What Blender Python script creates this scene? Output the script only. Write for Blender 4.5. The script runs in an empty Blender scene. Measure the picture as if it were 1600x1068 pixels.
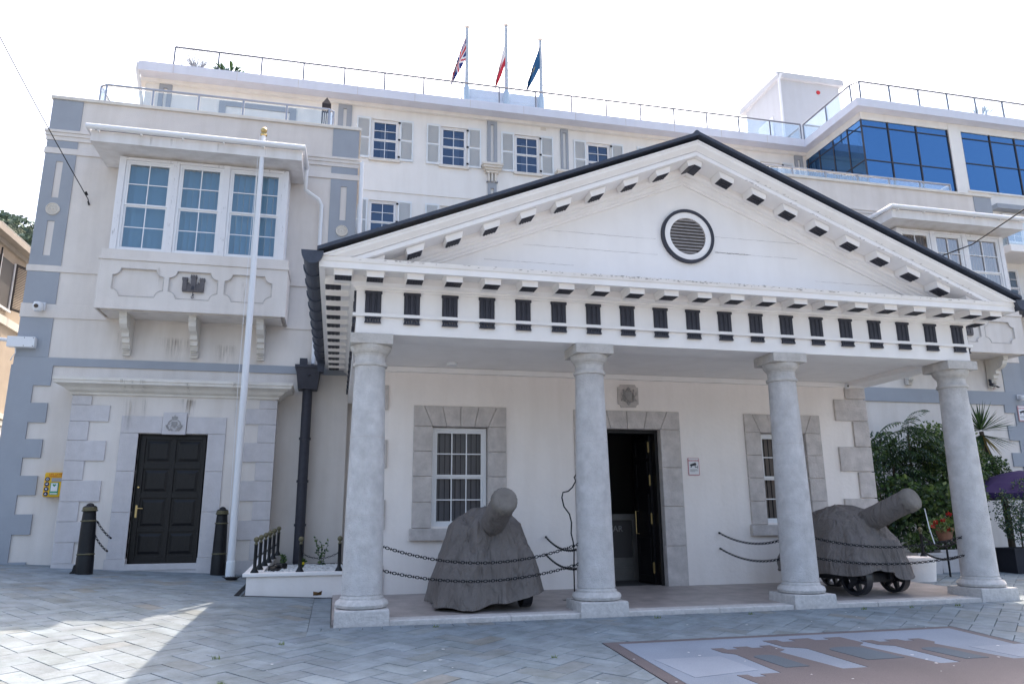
import bpy, bmesh, math, random
from mathutils import Vector, Matrix, noise
random.seed(7)
S = bpy.context.scene
C = S.collection
R = math.radians
# ------------------------------------------------------------------ camera
F_PX = 1156.06
PITCH, YAW, ROLL = 0.23453645, 0.230250836, -0.00843915
cam = bpy.data.cameras.new('camera'); camo = bpy.data.objects.new('camera', cam); C.objects.link(camo)
cam.sensor_width = 36.0; cam.lens = 36.0 * F_PX / 1600.0; cam.clip_start = 0.05; cam.clip_end = 3000
cyw, syw, cp, sp = math.cos(YAW), math.sin(YAW), math.cos(PITCH), math.sin(PITCH)
fw = Vector((cp*syw, cp*cyw, sp)); up0 = Vector((-sp*syw, -sp*cyw, cp)); rt0 = Vector((cyw, -syw, 0))
cr, sr = math.cos(ROLL), math.sin(ROLL)
rt = rt0*cr + up0*sr; upv = -rt0*sr + up0*cr
Mc = Matrix((rt, upv, -fw)).transposed().to_4x4(); Mc.translation = Vector((-0.386458, -10.12865, 1.312))
camo.matrix_world = Mc
S.camera = camo
# ------------------------------------------------------------------ light
TX, TY = 0.243, 0.58            # shadow shift per metre of height (towards -X, -Y)
sd = Vector((TX, TY, 1)).normalized()
elev = math.asin(sd.z); azi = math.atan2(sd.x, sd.y)
w = bpy.data.worlds.new('World'); S.world = w; w.use_nodes = True
nt = w.node_tree; nt.nodes.clear()
bg = nt.nodes.new('ShaderNodeBackground'); sky = nt.nodes.new('ShaderNodeTexSky'); wo = nt.nodes.new('ShaderNodeOutputWorld')
sky.sky_type = 'NISHITA'; sky.sun_disc = False; sky.sun_elevation = elev; sky.sun_rotation = azi
sky.altitude = 10; sky.air_density = 1.0; sky.dust_density = 6.5; sky.ozone_density = 0.4
bg.inputs[1].default_value = 0.13
nt.links.new(sky.outputs[0], bg.inputs[0]); nt.links.new(bg.outputs[0], wo.inputs[0])
sl = bpy.data.lights.new('sun', 'SUN'); sl.energy = 2.0; sl.angle = R(0.5); sl.color = (1, 0.84, 0.68)
so = bpy.data.objects.new('sun', sl); C.objects.link(so); so.rotation_euler = sd.to_track_quat('Z', 'Y').to_euler()
S.view_settings.view_transform = 'Standard'; S.view_settings.look = 'None'; S.view_settings.gamma = 1
S.view_settings.exposure = 1.95
# ------------------------------------------------------------------ materials
def mat(name, col, rough=0.7, metal=0.0, var=0.0, vscale=3.0, bump=0.0, bscale=40.0, spec=0.3, col2=None, stain=0.0, stretch=(1,1,1)):
    m = bpy.data.materials.new(name); m.use_nodes = True; n = m.node_tree; b = n.nodes['Principled BSDF']
    b.inputs['Roughness'].default_value = rough; b.inputs['Metallic'].default_value = metal
    b.inputs['Specular IOR Level'].default_value = spec
    b.inputs['Base Color'].default_value = (*col, 1)
    if var or bump or stain:
        tc = n.nodes.new('ShaderNodeTexCoord'); mp = n.nodes.new('ShaderNodeMapping'); mp.inputs['Scale'].default_value = stretch
        n.links.new(tc.outputs['Object'], mp.inputs[0])
    cur = None
    if var:
        t = n.nodes.new('ShaderNodeTexNoise'); t.inputs['Scale'].default_value = vscale; t.inputs['Detail'].default_value = 8; t.inputs['Roughness'].default_value = .65
        n.links.new(mp.outputs[0], t.inputs[0])
        rmp = n.nodes.new('ShaderNodeValToRGB'); rmp.color_ramp.elements[0].position = .3; rmp.color_ramp.elements[1].position = .7
        c2 = col2 or tuple(max(0, c*(1-var)) for c in col)
        rmp.color_ramp.elements[0].color = (*c2, 1); rmp.color_ramp.elements[1].color = (*col, 1)
        n.links.new(t.outputs[0], rmp.inputs[0]); cur = rmp.outputs[0]
    if stain:
        t2 = n.nodes.new('ShaderNodeTexNoise'); t2.inputs['Scale'].default_value = 1.0; t2.inputs['Detail'].default_value = 6
        mp2 = n.nodes.new('ShaderNodeMapping'); mp2.inputs['Scale'].default_value = (3.5, 3.5, .45); n.links.new(tc.outputs['Object'], mp2.inputs[0]); n.links.new(mp2.outputs[0], t2.inputs[0])
        r2 = n.nodes.new('ShaderNodeValToRGB'); r2.color_ramp.elements[0].position = .42; r2.color_ramp.elements[1].position = .72
        r2.color_ramp.elements[0].color = (0,0,0,1); r2.color_ramp.elements[1].color = (stain,)*3+(1,)
        n.links.new(t2.outputs[0], r2.inputs[0])
        mx = n.nodes.new('ShaderNodeMixRGB'); mx.inputs[2].default_value = (col[0]*.55, col[1]*.5, col[2]*.44, 1)
        n.links.new(r2.outputs[0], mx.inputs[0])
        if cur: n.links.new(cur, mx.inputs[1])
        else: mx.inputs[1].default_value = (*col, 1)
        cur = mx.outputs[0]
    if cur: n.links.new(cur, b.inputs['Base Color'])
    if bump:
        t3 = n.nodes.new('ShaderNodeTexNoise'); t3.inputs['Scale'].default_value = bscale; t3.inputs['Detail'].default_value = 5
        n.links.new(mp.outputs[0], t3.inputs[0])
        bp = n.nodes.new('ShaderNodeBump'); bp.inputs['Strength'].default_value = bump; bp.inputs['Distance'].default_value = .02
        n.links.new(t3.outputs[0], bp.inputs['Height']); n.links.new(bp.outputs[0], b.inputs['Normal'])
    return m
def glassmat(name, tint, refl=0.2, rtint=(1,1,1)):
    m = bpy.data.materials.new(name); m.use_nodes = True; n = m.node_tree; n.nodes.clear()
    o = n.nodes.new('ShaderNodeOutputMaterial'); mix = n.nodes.new('ShaderNodeMixShader'); tr = n.nodes.new('ShaderNodeBsdfTransparent'); gl = n.nodes.new('ShaderNodeBsdfGlossy')
    tr.inputs[0].default_value = (*tint, 1); gl.inputs[0].default_value = (*rtint, 1); gl.inputs[1].default_value = .01
    lw = n.nodes.new('ShaderNodeLayerWeight'); lw.inputs[0].default_value = .35
    ma = n.nodes.new('ShaderNodeMath'); ma.operation = 'MULTIPLY_ADD'; ma.inputs[1].default_value = .5; ma.inputs[2].default_value = refl; ma.use_clamp = True
    tc = n.nodes.new('ShaderNodeTexCoord'); tn = n.nodes.new('ShaderNodeTexNoise'); tn.inputs['Scale'].default_value = 1.3
    bp = n.nodes.new('ShaderNodeBump'); bp.inputs['Strength'].default_value = .04; bp.inputs['Distance'].default_value = .05
    n.links.new(tc.outputs['Object'], tn.inputs[0]); n.links.new(tn.outputs[0], bp.inputs['Height']); n.links.new(bp.outputs[0], gl.inputs['Normal'])
    n.links.new(lw.outputs['Fresnel'], ma.inputs[0]); n.links.new(ma.outputs[0], mix.inputs[0]); n.links.new(tr.outputs[0], mix.inputs[1]); n.links.new(gl.outputs[0], mix.inputs[2]); n.links.new(mix.outputs[0], o.inputs[0])
    return m
M = {}
M['white'] = mat('white_paint', (.86,.83,.81), .55, var=.05, vscale=1.6, bump=.15, bscale=9, stain=.10)
M['render'] = mat('white_render', (.90,.84,.80), .8, var=.06, vscale=1.2, bump=.35, bscale=14, stain=.14)
M['beige'] = mat('pale_render', (.725,.675,.63), .85, var=.09, vscale=1.3, bump=.25, bscale=60, stain=.22)
M['rearw'] = mat('rear_render', (.80,.78,.75), .85, var=.05, vscale=1.0, bump=.15, bscale=60, stain=.14)
M['cream'] = mat('cream_moulding', (.70,.66,.60), .7, var=.06, vscale=2, bump=.15, bscale=40, stain=.25)
M['blue'] = mat('blue_grey_paint', (.335,.358,.395), .75, var=.08, vscale=2, bump=.15, bscale=60, stain=.08)
M['fascia'] = mat('lavender_fascia', (.66,.68,.76), .6, var=.05, vscale=1, stain=.12)
M['stone'] = mat('grey_limestone', (.64,.59,.565), .85, var=.32, vscale=5, bump=.5, bscale=30, stain=.15)
M['palestone'] = mat('pale_stone', (.60,.575,.58), .8, var=.14, vscale=6, bump=.3, bscale=35, stain=.2)
M['column'] = mat('column_stone', (.68,.665,.665), .8, var=.30, vscale=5.5, bump=1.0, bscale=62, stain=.2)
M['capstone'] = mat('capital_stone', (.58,.55,.52), .85, var=.28, vscale=9, bump=.6, bscale=30, stain=.15)
M['plinth'] = mat('plinth_stone', (.62,.60,.585), .8, var=.28, vscale=14, bump=.7, bscale=22, stain=.12)
M['podium'] = mat('podium_marble', (.42,.37,.35), .45, var=.42, vscale=3.2, bump=.3, bscale=20, spec=.45)
M['slate'] = mat('slate_roof', (.058,.068,.095), .5, var=.2, vscale=8, bump=.2, bscale=40)
M['darktrim'] = mat('dark_paint', (.045,.046,.060), .5, var=.25, vscale=12, bump=.15, bscale=60)
M['louvre'] = mat('louvre_wood', (.36,.33,.32), .8, var=.3, vscale=14, bump=.3, bscale=50)
M['black'] = mat('black_metal', (.008,.009,.012), .42, var=.3, vscale=14, bump=.1, bscale=60, spec=.3)
M['doorblk'] = mat('black_door', (.010,.0095,.011), .38, var=.5, vscale=5, bump=.25, bscale=18, spec=.5, stretch=(4,4,.6))
M['doorblk'].node_tree.nodes['Principled BSDF'].inputs['Specular IOR Level'].default_value=.3
M['brass'] = mat('brass', (.55,.42,.2), .35, 1.0, var=.25, vscale=20)
M['agedbrass'] = mat('aged_gold_paint', (.16,.145,.085), .5, .4, var=.3, vscale=20)
M['steel'] = mat('steel', (.34,.35,.38), .38, .8)
M['wframe'] = mat('white_frame', (.78,.78,.79), .5, var=.04, vscale=6)
M['peel'] = mat('peeling_frame', (.74,.73,.74), .7, var=.3, vscale=9, col2=(.36,.35,.35), bump=.3, bscale=40, stretch=(2,2,.5))
M['peel'].node_tree.nodes['Color Ramp'].color_ramp.elements[0].position = .30
M['peel'].node_tree.nodes['Color Ramp'].color_ramp.elements[1].position = .40
M['shutter'] = mat('grey_shutter', (.70,.73,.75), .6)
M['blind'] = mat('vertical_blind', (.46,.57,.62), .8)
M['blindg'] = mat('grey_blind', (.33,.32,.32), .8)
M['curtain'] = mat('beige_curtain', (.42,.36,.31), .9)
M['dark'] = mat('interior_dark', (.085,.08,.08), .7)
M['wood'] = mat('desk_wood', (.20,.19,.18), .5, var=.2, vscale=6)
M['wgl'] = glassmat('window_glass', (.60,.74,.86), .06, (.7,.85,1))
M['rgl'] = glassmat('rear_window_glass', (.35,.42,.50), .10, (.55,.72,1))
M['pgl'] = glassmat('porch_window_glass', (.70,.70,.72), .0, (.5,.5,.52))
M['cgl'] = glassmat('clear_glass', (.90,.94,.96), .03)
M['bluegl'] = mat('blue_glass', (.030,.115,.33), .03, 0.0, spec=.5)
_b = M['bluegl'].node_tree.nodes['Principled BSDF']; _b.inputs['Metallic'].default_value = .85; _b.inputs['Base Color'].default_value = (.060,.160,.325,1)
M['tarp'] = mat('grey_canvas', (.225,.202,.190), .9, var=.22, vscale=1.8, bump=.7, bscale=130, spec=.15)
_n=M['tarp'].node_tree; _bp=[q for q in _n.nodes if q.type=='BUMP'][0]; _mp=_n.nodes.new('ShaderNodeMapping'); _mp.inputs['Scale'].default_value=(1.2,1.2,.38)
_w=_n.nodes.new('ShaderNodeTexNoise'); _w.inputs['Scale'].default_value=5.5; _w.inputs['Detail'].default_value=3; _w.inputs['Distortion'].default_value=1.6
_b2=_n.nodes.new('ShaderNodeBump'); _b2.inputs['Strength'].default_value=.85; _b2.inputs['Distance'].default_value=.10
_tc=[q for q in _n.nodes if q.type=='TEX_COORD'][0]; _n.links.new(_tc.outputs['Object'],_mp.inputs[0]); _n.links.new(_mp.outputs[0],_w.inputs[0]); _n.links.new(_w.outputs[0],_b2.inputs['Height']); _n.links.new(_bp.outputs[0],_b2.inputs['Normal']); _n.links.new(_b2.outputs[0],_n.nodes['Principled BSDF'].inputs['Normal'])
M['tarp2'] = mat('muzzle_canvas', (.22,.20,.18), .85, var=.3, vscale=7, bump=.5, bscale=90, spec=.15)
M['iron'] = mat('cannon_iron', (.010,.012,.018), .35, var=.3, vscale=10, spec=.55, bump=.15, bscale=40)
M['gravel'] = mat('white_gravel', (.68,.68,.67), .8)
M['soil'] = mat('soil', (.05,.04,.03), .95, var=.3)
M['tan'] = mat('tan_render', (.46,.385,.31), .85, var=.15, vscale=2, bump=.2, stain=.1)
M['roofedge'] = mat('tan_eave', (.40,.36,.32), .8, var=.2)
M['brownsh'] = mat('brown_shutter', (.030,.024,.024), .6)
M['raild'] = mat('dark_steel_rail', (.20,.21,.24), .4, .5)
M['stairw'] = mat('stair_render', (.52,.53,.55), .8, var=.05, stain=.1)
M['plastic'] = mat('white_plastic', (.72,.73,.75), .4)
M['lens'] = mat('lens', (.008,.008,.01), .08, spec=.8)
M['yellow'] = mat('yellow_box', (.72,.42,.02), .4)
M['green'] = mat('green_sign', (.05,.28,.13), .5)
M['navy'] = mat('navy', (.02,.02,.07), .5)
M['relief'] = mat('relief_stone', (.37,.355,.345), .85, var=.3, vscale=25)
M['signrim'] = mat('faded_pink', (.55,.30,.32), .5)
M['castle'] = mat('castle_stone', (.15,.14,.145), .8, var=.3, vscale=20)
M['red'] = mat('red_paint', (.50,.03,.035), .5)
M['redtxt'] = mat('red_orange', (.62,.10,.02), .5)
M['signwhite'] = mat('sign_white', (.72,.72,.74), .4)
M['greytext'] = mat('grey_text', (.25,.25,.26), .6)
M['purple'] = mat('purple_canvas', (.030,.014,.075), .8, var=.1)
M['terracotta'] = mat('terracotta', (.26,.13,.085), .8, var=.2)
M['planterdark'] = mat('dark_planter', (.022,.024,.034), .5, var=.2)
M['bark'] = mat('bark', (.10,.08,.06), .95, var=.4, vscale=15, bump=.6, bscale=30)
def leafmat(name, c, rough=.5):
    m = mat(name, c, rough, spec=.35)
    n = m.node_tree; b = n.nodes['Principled BSDF']
    tr = n.nodes.new('ShaderNodeBsdfTranslucent'); tr.inputs[0].default_value = (c[0]*1.3, c[1]*1.4, c[2]*.7, 1)
    mx = n.nodes.new('ShaderNodeMixShader'); mx.inputs[0].default_value = .3
    o = n.nodes['Material Output']; n.links.new(b.outputs[0], mx.inputs[1]); n.links.new(tr.outputs[0], mx.inputs[2]); n.links.new(mx.outputs[0], o.inputs[0])
    return m
M['lf1'] = leafmat('leaf_dark', (.030,.060,.028)); M['lf2'] = leafmat('leaf_mid', (.065,.115,.040)); M['lf3'] = leafmat('leaf_light', (.15,.20,.075))
M['lf4'] = leafmat('leaf_bluish', (.045,.085,.070)); M['lf5'] = leafmat('leaf_dry', (.22,.16,.05)); M['petal'] = leafmat('red_petal', (.36,.006,.012))
M['yel'] = leafmat('yellow_petal', (.7,.55,.02))
M['pigeon'] = mat('pigeon', (.05,.05,.06), .8, var=.3, vscale=30)
M['flagblue'] = mat('flag_blue', (.02,.035,.17), .8); M['flagred'] = mat('flag_red', (.48,.03,.05), .8); M['flagwhite'] = mat('flag_white', (.72,.71,.71), .8)
M['flagteal'] = mat('flag_deep_blue', (.02,.09,.20), .8); M['flaggold'] = mat('flag_gold', (.5,.36,.05), .8)
# ------------------------------------------------------------------ mesh helpers
class MB:
    def __init__(s, T=None): s.v=[]; s.f=[]; s.m=[]; s.T=T; s.mi=0
    def add(s, vs, fs):
        o=len(s.v)
        for p in vs:
            p=Vector(p); s.v.append(s.T@p if s.T else p)
        for f in fs: s.f.append([i+o for i in f]); s.m.append(s.mi)
        return s
    def box(s, x0,x1,y0,y1,z0,z1):
        if x0>x1: x0,x1=x1,x0
        if y0>y1: y0,y1=y1,y0
        if z0>z1: z0,z1=z1,z0
        return s.add([(x0,y0,z0),(x1,y0,z0),(x1,y1,z0),(x0,y1,z0),(x0,y0,z1),(x1,y0,z1),(x1,y1,z1),(x0,y1,z1)],
            [(0,3,2,1),(4,5,6,7),(0,1,5,4),(1,2,6,5),(2,3,7,6),(3,0,4,7)])
    def prism(s, poly, ax, a, b):
        # poly: 2D points; ax 0: (y,z) along x ; 1: (x,z) along y ; 2: (x,y) along z
        def mk(p,t): return (t,p[0],p[1]) if ax==0 else ((p[0],t,p[1]) if ax==1 else (p[0],p[1],t))
        n=len(poly); A=sum(poly[i][0]*poly[(i+1)%n][1]-poly[(i+1)%n][0]*poly[i][1] for i in range(n))
        vs=[mk(p,a) for p in poly]+[mk(p,b) for p in poly]
        fs=[list(range(n)),list(range(n,2*n))[::-1]]+[(i,i+n,(i+1)%n+n,(i+1)%n) for i in range(n)]
        flip=(A>0)!=(ax==1); flip = flip if b>a else not flip
        if flip: fs=[list(f)[::-1] for f in fs]
        return s.add(vs,fs)
    def lathe(s, prof, c=(0,0,0), n=24, axis=None):
        # prof: list of (r,h)
        Rm = Vector(axis).normalized().to_track_quat('Z','Y').to_matrix() if axis is not None else Matrix.Identity(3)
        vs=[]; k=len(prof)
        for i in range(n):
            a=2*math.pi*i/n
            for r,h in prof: vs.append(Rm@Vector((r*math.cos(a),r*math.sin(a),h))+Vector(c))
        fs=[(i*k+j,((i+1)%n)*k+j,((i+1)%n)*k+j+1,i*k+j+1) for i in range(n) for j in range(k-1)]
        if prof[0][0]>1e-4: fs.append([i*k for i in range(n)][::-1])
        if prof[-1][0]>1e-4: fs.append([i*k+k-1 for i in range(n)])
        return s.add(vs,fs)
    def cyl(s, a, b, r, r2=None, n=12):
        a=Vector(a); b=Vector(b); d=b-a
        return s.lathe([(r,0),(r if r2 is None else r2,d.length)],a,n,d)
    def ball(s, c, r, n=12, sz=1):
        k=max(4,n//2); return s.lathe([(max(1e-5,r*math.sin(math.pi*j/k)),-r*sz*math.cos(math.pi*j/k)) for j in range(k+1)],c,n)
    def tube(s, pts, r, n=8):
        pts=[Vector(p) for p in pts]; vs=[]; prev=None
        for i,p in enumerate(pts):
            d=(pts[min(i+1,len(pts)-1)]-pts[max(i-1,0)]).normalized()
            u=d.orthogonal().normalized() if prev is None else (prev-d*prev.dot(d)).normalized()
            prev=u; w_=d.cross(u); rr=r[i] if isinstance(r,(list,tuple)) else r
            for k in range(n):
                a=2*math.pi*k/n; vs.append(p+u*(rr*math.cos(a))+w_*(rr*math.sin(a)))
        fs=[(i*n+k,i*n+(k+1)%n,(i+1)*n+(k+1)%n,(i+1)*n+k) for i in range(len(pts)-1) for k in range(n)]
        fs+= [list(range(n))[::-1],list(range((len(pts)-1)*n,len(pts)*n))]
        return s.add(vs,fs)
    def torus(s, c, R_, r, ax='z', n=16, m=6, squash=1, stretch=1):
        vs=[]
        for i in range(n):
            a=2*math.pi*i/n
            for j in range(m):
                b=2*math.pi*j/m; q=(R_+r*math.cos(b)); x,y,z=q*math.cos(a)*stretch,q*math.sin(a),r*math.sin(b)*squash
                v={'z':(x,y,z),'y':(x,z,y),'x':(z,y,x)}[ax]; vs.append(Vector(v)+Vector(c))
        return s.add(vs,[(i*m+j,((i+1)%n)*m+j,((i+1)%n)*m+(j+1)%m,i*m+(j+1)%m) for i in range(n) for j in range(m)])
    def build(s, name, mats, parent=None, bevel=0, smooth=False, **props):
        me=bpy.data.meshes.new(name); me.from_pydata([tuple(p) for p in s.v],[],s.f)
        if not isinstance(mats,(list,tuple)): mats=[mats]
        for m in mats: me.materials.append(M[m] if isinstance(m,str) else m)
        me.polygons.foreach_set('material_index',s.m)
        bm=bmesh.new(); bm.from_mesh(me); bmesh.ops.recalc_face_normals(bm,faces=bm.faces); bm.to_mesh(me); bm.free()
        if smooth:
            me.polygons.foreach_set('use_smooth',[True]*len(me.polygons)); me.set_sharp_from_angle(angle=R(40))
        me.update(); o=bpy.data.objects.new(name,me); C.objects.link(o)
        if bevel:
            b=o.modifiers.new('bevel','BEVEL'); b.width=bevel; b.segments=2; b.limit_method='ANGLE'; b.angle_limit=R(50)
        if parent:
            o.parent=parent
            if parent.type=='EMPTY' and parent.get('worldparts'): o.location=-parent.location
        for k,v in props.items(): o[k]=v
        return o
def B(*a): return MB().box(*a)
def thing(name, label, cat, loc=(0,0,0), rz=0, group=None, world=False):
    o=bpy.data.objects.new(name,None); C.objects.link(o); o.location=loc; o.rotation_euler=(0,0,rz); o.empty_display_size=.3
    o['label']=label; o['category']=cat
    if group: o['group']=group
    if world: o['worldparts']=1
    return o
def tag(o,label=None,cat=None,group=None,kind=None):
    if label: o['label']=label
    if cat: o['category']=cat
    if group: o['group']=group
    if kind: o['kind']=kind
    return o
def dup(src, dx=(0,0,0), parent=None):
    c=src.copy(); C.objects.link(c); c.parent=parent if parent else src.parent
    c.location=src.location+Vector(dx)
    for ch in [x for x in src.children]:
        d=ch.copy(); C.objects.link(d); d.parent=c
    return c
def copything(root, loc, rz=None, label=None):
    def rec(o,par):
        c=o.copy(); C.objects.link(c); c.parent=par
        for ch in list(o.children): rec(ch,c)
        return c
    r=rec(root,None); r.location=loc
    if rz is not None: r.rotation_euler=(0,0,rz)
    if label: r['label']=label
    return r
def text(name, body, size, loc, mtl, parent=None, rot=(math.pi/2,0,0), ext=.002):
    cu=bpy.data.curves.new(name,'FONT'); cu.body=body; cu.size=size; cu.extrude=ext; cu.align_x='CENTER'; cu.align_y='CENTER'
    t=bpy.data.objects.new(name,cu); C.objects.link(t); bpy.context.view_layer.update()
    me=bpy.data.meshes.new_from_object(t.evaluated_get(bpy.context.evaluated_depsgraph_get())); bpy.data.objects.remove(t)
    me.materials.clear(); me.materials.append(M[mtl]); o=bpy.data.objects.new(name,me); C.objects.link(o)
    o.location=loc; o.rotation_euler=rot
    if parent:
        o.parent=parent
        if parent.get('worldparts'): o.location=Vector(loc)-parent.location
    return o
def wallface(mb, x0,x1,z0,z1,y,depth,holes):
    """front wall in XZ at y, thickness depth to +Y, rectangular holes with reveals"""
    xs=sorted({x0,x1,*[h[0] for h in holes],*[h[1] for h in holes]}); zs=sorted({z0,z1,*[h[2] for h in holes],*[h[3] for h in holes]})
    for i in range(len(xs)-1):
        for j in range(len(zs)-1):
            cx=(xs[i]+xs[i+1])/2; cz=(zs[j]+zs[j+1])/2
            if any(h[0]<cx<h[1] and h[2]<cz<h[3] for h in holes): continue
            a,b,c,d=xs[i],xs[i+1],zs[j],zs[j+1]
            mb.add([(a,y,c),(b,y,c),(b,y,d),(a,y,d)],[(0,1,2,3)]); mb.add([(a,y+depth,c),(b,y+depth,c),(b,y+depth,d),(a,y+depth,d)],[(3,2,1,0)])
    for a,b,c,d in holes:
        mb.add([(a,y,c),(b,y,c),(b,y,d),(a,y,d),(a,y+depth,c),(b,y+depth,c),(b,y+depth,d),(a,y+depth,d)],[(0,4,5,1),(1,5,6,2),(2,6,7,3),(3,7,4,0)])
    mb.add([(x0,y,z0),(x1,y,z0),(x1,y,z1),(x0,y,z1),(x0,y+depth,z0),(x1,y+depth,z0),(x1,y+depth,z1),(x0,y+depth,z1)],[(0,1,5,4),(1,2,6,5),(2,3,7,6),(3,0,4,7)])
def sash_window(parent, x0,x1,z0,z1,y, cols=2, rows=4, glass='wgl', back=None, fm='wframe', fr=.05, mid=True, backd=.12, bar=.02, folds=True):
    """sash window, front of frame at y; part 'window' with sub-parts"""
    f=MB().box(x0,x0+fr,y,y+.09,z0,z1).box(x1-fr,x1,y,y+.09,z0,z1).box(x0+fr,x1-fr,y,y+.09,z1-fr,z1).box(x0+fr,x1-fr,y,y+.09,z0,z0+fr)
    w_=f.build('window',fm,parent,bevel=.004)
    a0,a1,b0,b1=x0+fr,x1-fr,z0+fr,z1-fr; zm=(b0+b1)/2; s=.035
    sm=MB()
    for (c0,c1,yy) in ((zm,b1,y+.015),(b0,zm,y+.04)):
        sm.box(a0,a0+s,yy,yy+.03,c0,c1).box(a1-s,a1,yy,yy+.03,c0,c1).box(a0+s,a1-s,yy,yy+.03,c1-s,c1).box(a0+s,a1-s,yy,yy+.03,c0,c0+s)
        for i in range(1,cols):
            x=a0+s+(a1-a0-2*s)*i/cols; sm.box(x-bar/2,x+bar/2,yy+.004,yy+.028,c0+s,c1-s)
        for j in range(1,rows//2):
            z=c0+s+(c1-c0-2*s)*j/(rows//2); sm.box(a0+s,a1-s,yy+.006,yy+.026,z-bar/2,z+bar/2)
    sm.build('sash',fm,w_)
    MB().add([(a0,y+.05,b0),(a1,y+.05,b0),(a1,y+.05,b1),(a0,y+.05,b1)],[(0,1,2,3)]).build('glass',glass,w_)
    if back:
        bm_=MB()
        n=max(4,int((a1-a0)/(.115 if back=='blind' else .09))) if folds else 1
        for k in range(n):
            u0=a0+(a1-a0)*k/n; u1=a0+(a1-a0)*(k+1)/n; t=(.075 if back=='blind' else .022) if folds else 0; gp_=.018 if back=='blind' else .006
            bm_.add([(u0,y+backd,b0),(u1-gp_,y+backd+t,b0),(u1-gp_,y+backd+t,b1),(u0,y+backd,b1)],[(0,1,2,3)])
        bm_.build('blind' if 'blind' in back else 'curtain',back,w_)
    return w_
def railing(parent, pts, h=.55, n=6, r=.028, pr=.024, glass=True, name='railing', rm='steel'):
    pts=[Vector(p) for p in pts]; top=[p+Vector((0,0,h)) for p in pts]
    rl=MB().tube(top,r).build(name,rm,parent,smooth=True)
    L=[(pts[i+1]-pts[i]).length for i in range(len(pts)-1)]
    for i in range(len(pts)-1):
        k=max(1,round(L[i]/ (sum(L)/n)))
        for j in range(k+(1 if i==len(pts)-2 else 0)):
            p=pts[i].lerp(pts[i+1],j/k); d=(pts[i+1]-pts[i]).normalized()
            m=MB().cyl(p,p+Vector((0,0,h-.012)),pr,n=8); nn=Vector((d.y,-d.x,0))
            for zz in (.3,.75): m.box(*(lambda q:(q.x-.018,q.x+.018,q.y-.018,q.y+.018,q.z-.02,q.z+.02))(p+nn*-.02+Vector((0,0,h*zz))))
            m.build('post',rm,rl)
            if glass and j<k:
                q=pts[i].lerp(pts[i+1],(j+1)/k); a=p+d*.04; b=q-d*.04; nn2=nn*.006
                z0,z1=Vector((0,0,.04)),Vector((0,0,h-.05))
                MB().add([a-nn2+z0,b-nn2+z0,b-nn2+z1,a-nn2+z1,a+nn2+z0,b+nn2+z0,b+nn2+z1,a+nn2+z1],[(0,1,2,3),(7,6,5,4),(0,4,5,1),(1,5,6,2),(2,6,7,3),(3,7,4,0)]).build('glass_panel','cgl',rl)
    return rl
def clipz(o, z, keep_above=True):
    bm=bmesh.new(); bm.from_mesh(o.data)
    r=bmesh.ops.bisect_plane(bm,geom=bm.verts[:]+bm.edges[:]+bm.faces[:],plane_co=(0,0,z),plane_no=(0,0,-1 if keep_above else 1),clear_outer=True)
    bmesh.ops.holes_fill(bm, edges=[e for e in bm.edges if e.is_boundary and all(abs(v.co.z-z)<1e-4 for v in e.verts)], sides=0)
    bm.to_mesh(o.data); bm.free()
# ------------------------------------------------------------------ ground
def GF(x,y):
    t=min(1,max(0,(y+5)/9)); t=t*t*(3-2*t)
    return .03*min(max(y,0),9)+.057*min(max(0,-x-.5),9)*t-.05*min(max(0,-y-.3),8)
g=MB(); xs=[-400,-150,-60,-30]+[-24+1.0*i for i in range(49)]+[30,60,150,400]; ys=[-400,-120,-50,-25]+[-16+1.0*i for i in range(33)]+[22,40,100,300,900]
vs=[(x,y,GF(x,y)-.022) for x in xs for y in ys]; k=len(ys)
g.add(vs,[(i*k+j,(i+1)*k+j,(i+1)*k+j+1,i*k+j+1) for i in range(len(xs)-1) for j in range(k-1)])
M['joint']=mat('joint_sand',(.20,.205,.20),.95,var=.3,vscale=20)
g.build('ground','joint',kind='structure')
# paving blocks: herringbone, real slabs with open joints
pav=bpy.data.materials.new('paving_slab'); pav.use_nodes=True; n=pav.node_tree; b=n.nodes['Principled BSDF']; b.inputs['Roughness'].default_value=.6; b.inputs['Specular IOR Level'].default_value=.35
at=n.nodes.new('ShaderNodeVertexColor'); at.layer_name='tone'; tc=n.nodes.new('ShaderNodeTexCoord')
t1=n.nodes.new('ShaderNodeTexNoise'); t1.inputs['Scale'].default_value=3.2; t1.inputs['Detail'].default_value=10; t1.inputs['Roughness'].default_value=.7
r1=n.nodes.new('ShaderNodeValToRGB'); r1.color_ramp.elements[0].position=.34; r1.color_ramp.elements[0].color=(.60,.60,.58,1); r1.color_ramp.elements[1].position=.66; r1.color_ramp.elements[1].color=(1.04,1.04,1.05,1)
mx=n.nodes.new('ShaderNodeMixRGB'); mx.blend_type='MULTIPLY'; mx.inputs[0].default_value=1
t4=n.nodes.new('ShaderNodeTexNoise'); t4.inputs['Scale'].default_value=42; t4.inputs['Detail'].default_value=4
bp=n.nodes.new('ShaderNodeBump'); bp.inputs['Strength'].default_value=.35; bp.inputs['Distance'].default_value=.012
vo=n.nodes.new('ShaderNodeTexVoronoi'); vo.inputs['Scale'].default_value=2.3; rv=n.nodes.new('ShaderNodeValToRGB'); rv.color_ramp.elements[0].position=.018; rv.color_ramp.elements[0].color=(.35,.33,.30,1); rv.color_ramp.elements[1].position=.03; rv.color_ramp.elements[1].color=(1,1,1,1)
mx2=n.nodes.new('ShaderNodeMixRGB'); mx2.blend_type='MULTIPLY'; mx2.inputs[0].default_value=.8
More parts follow.
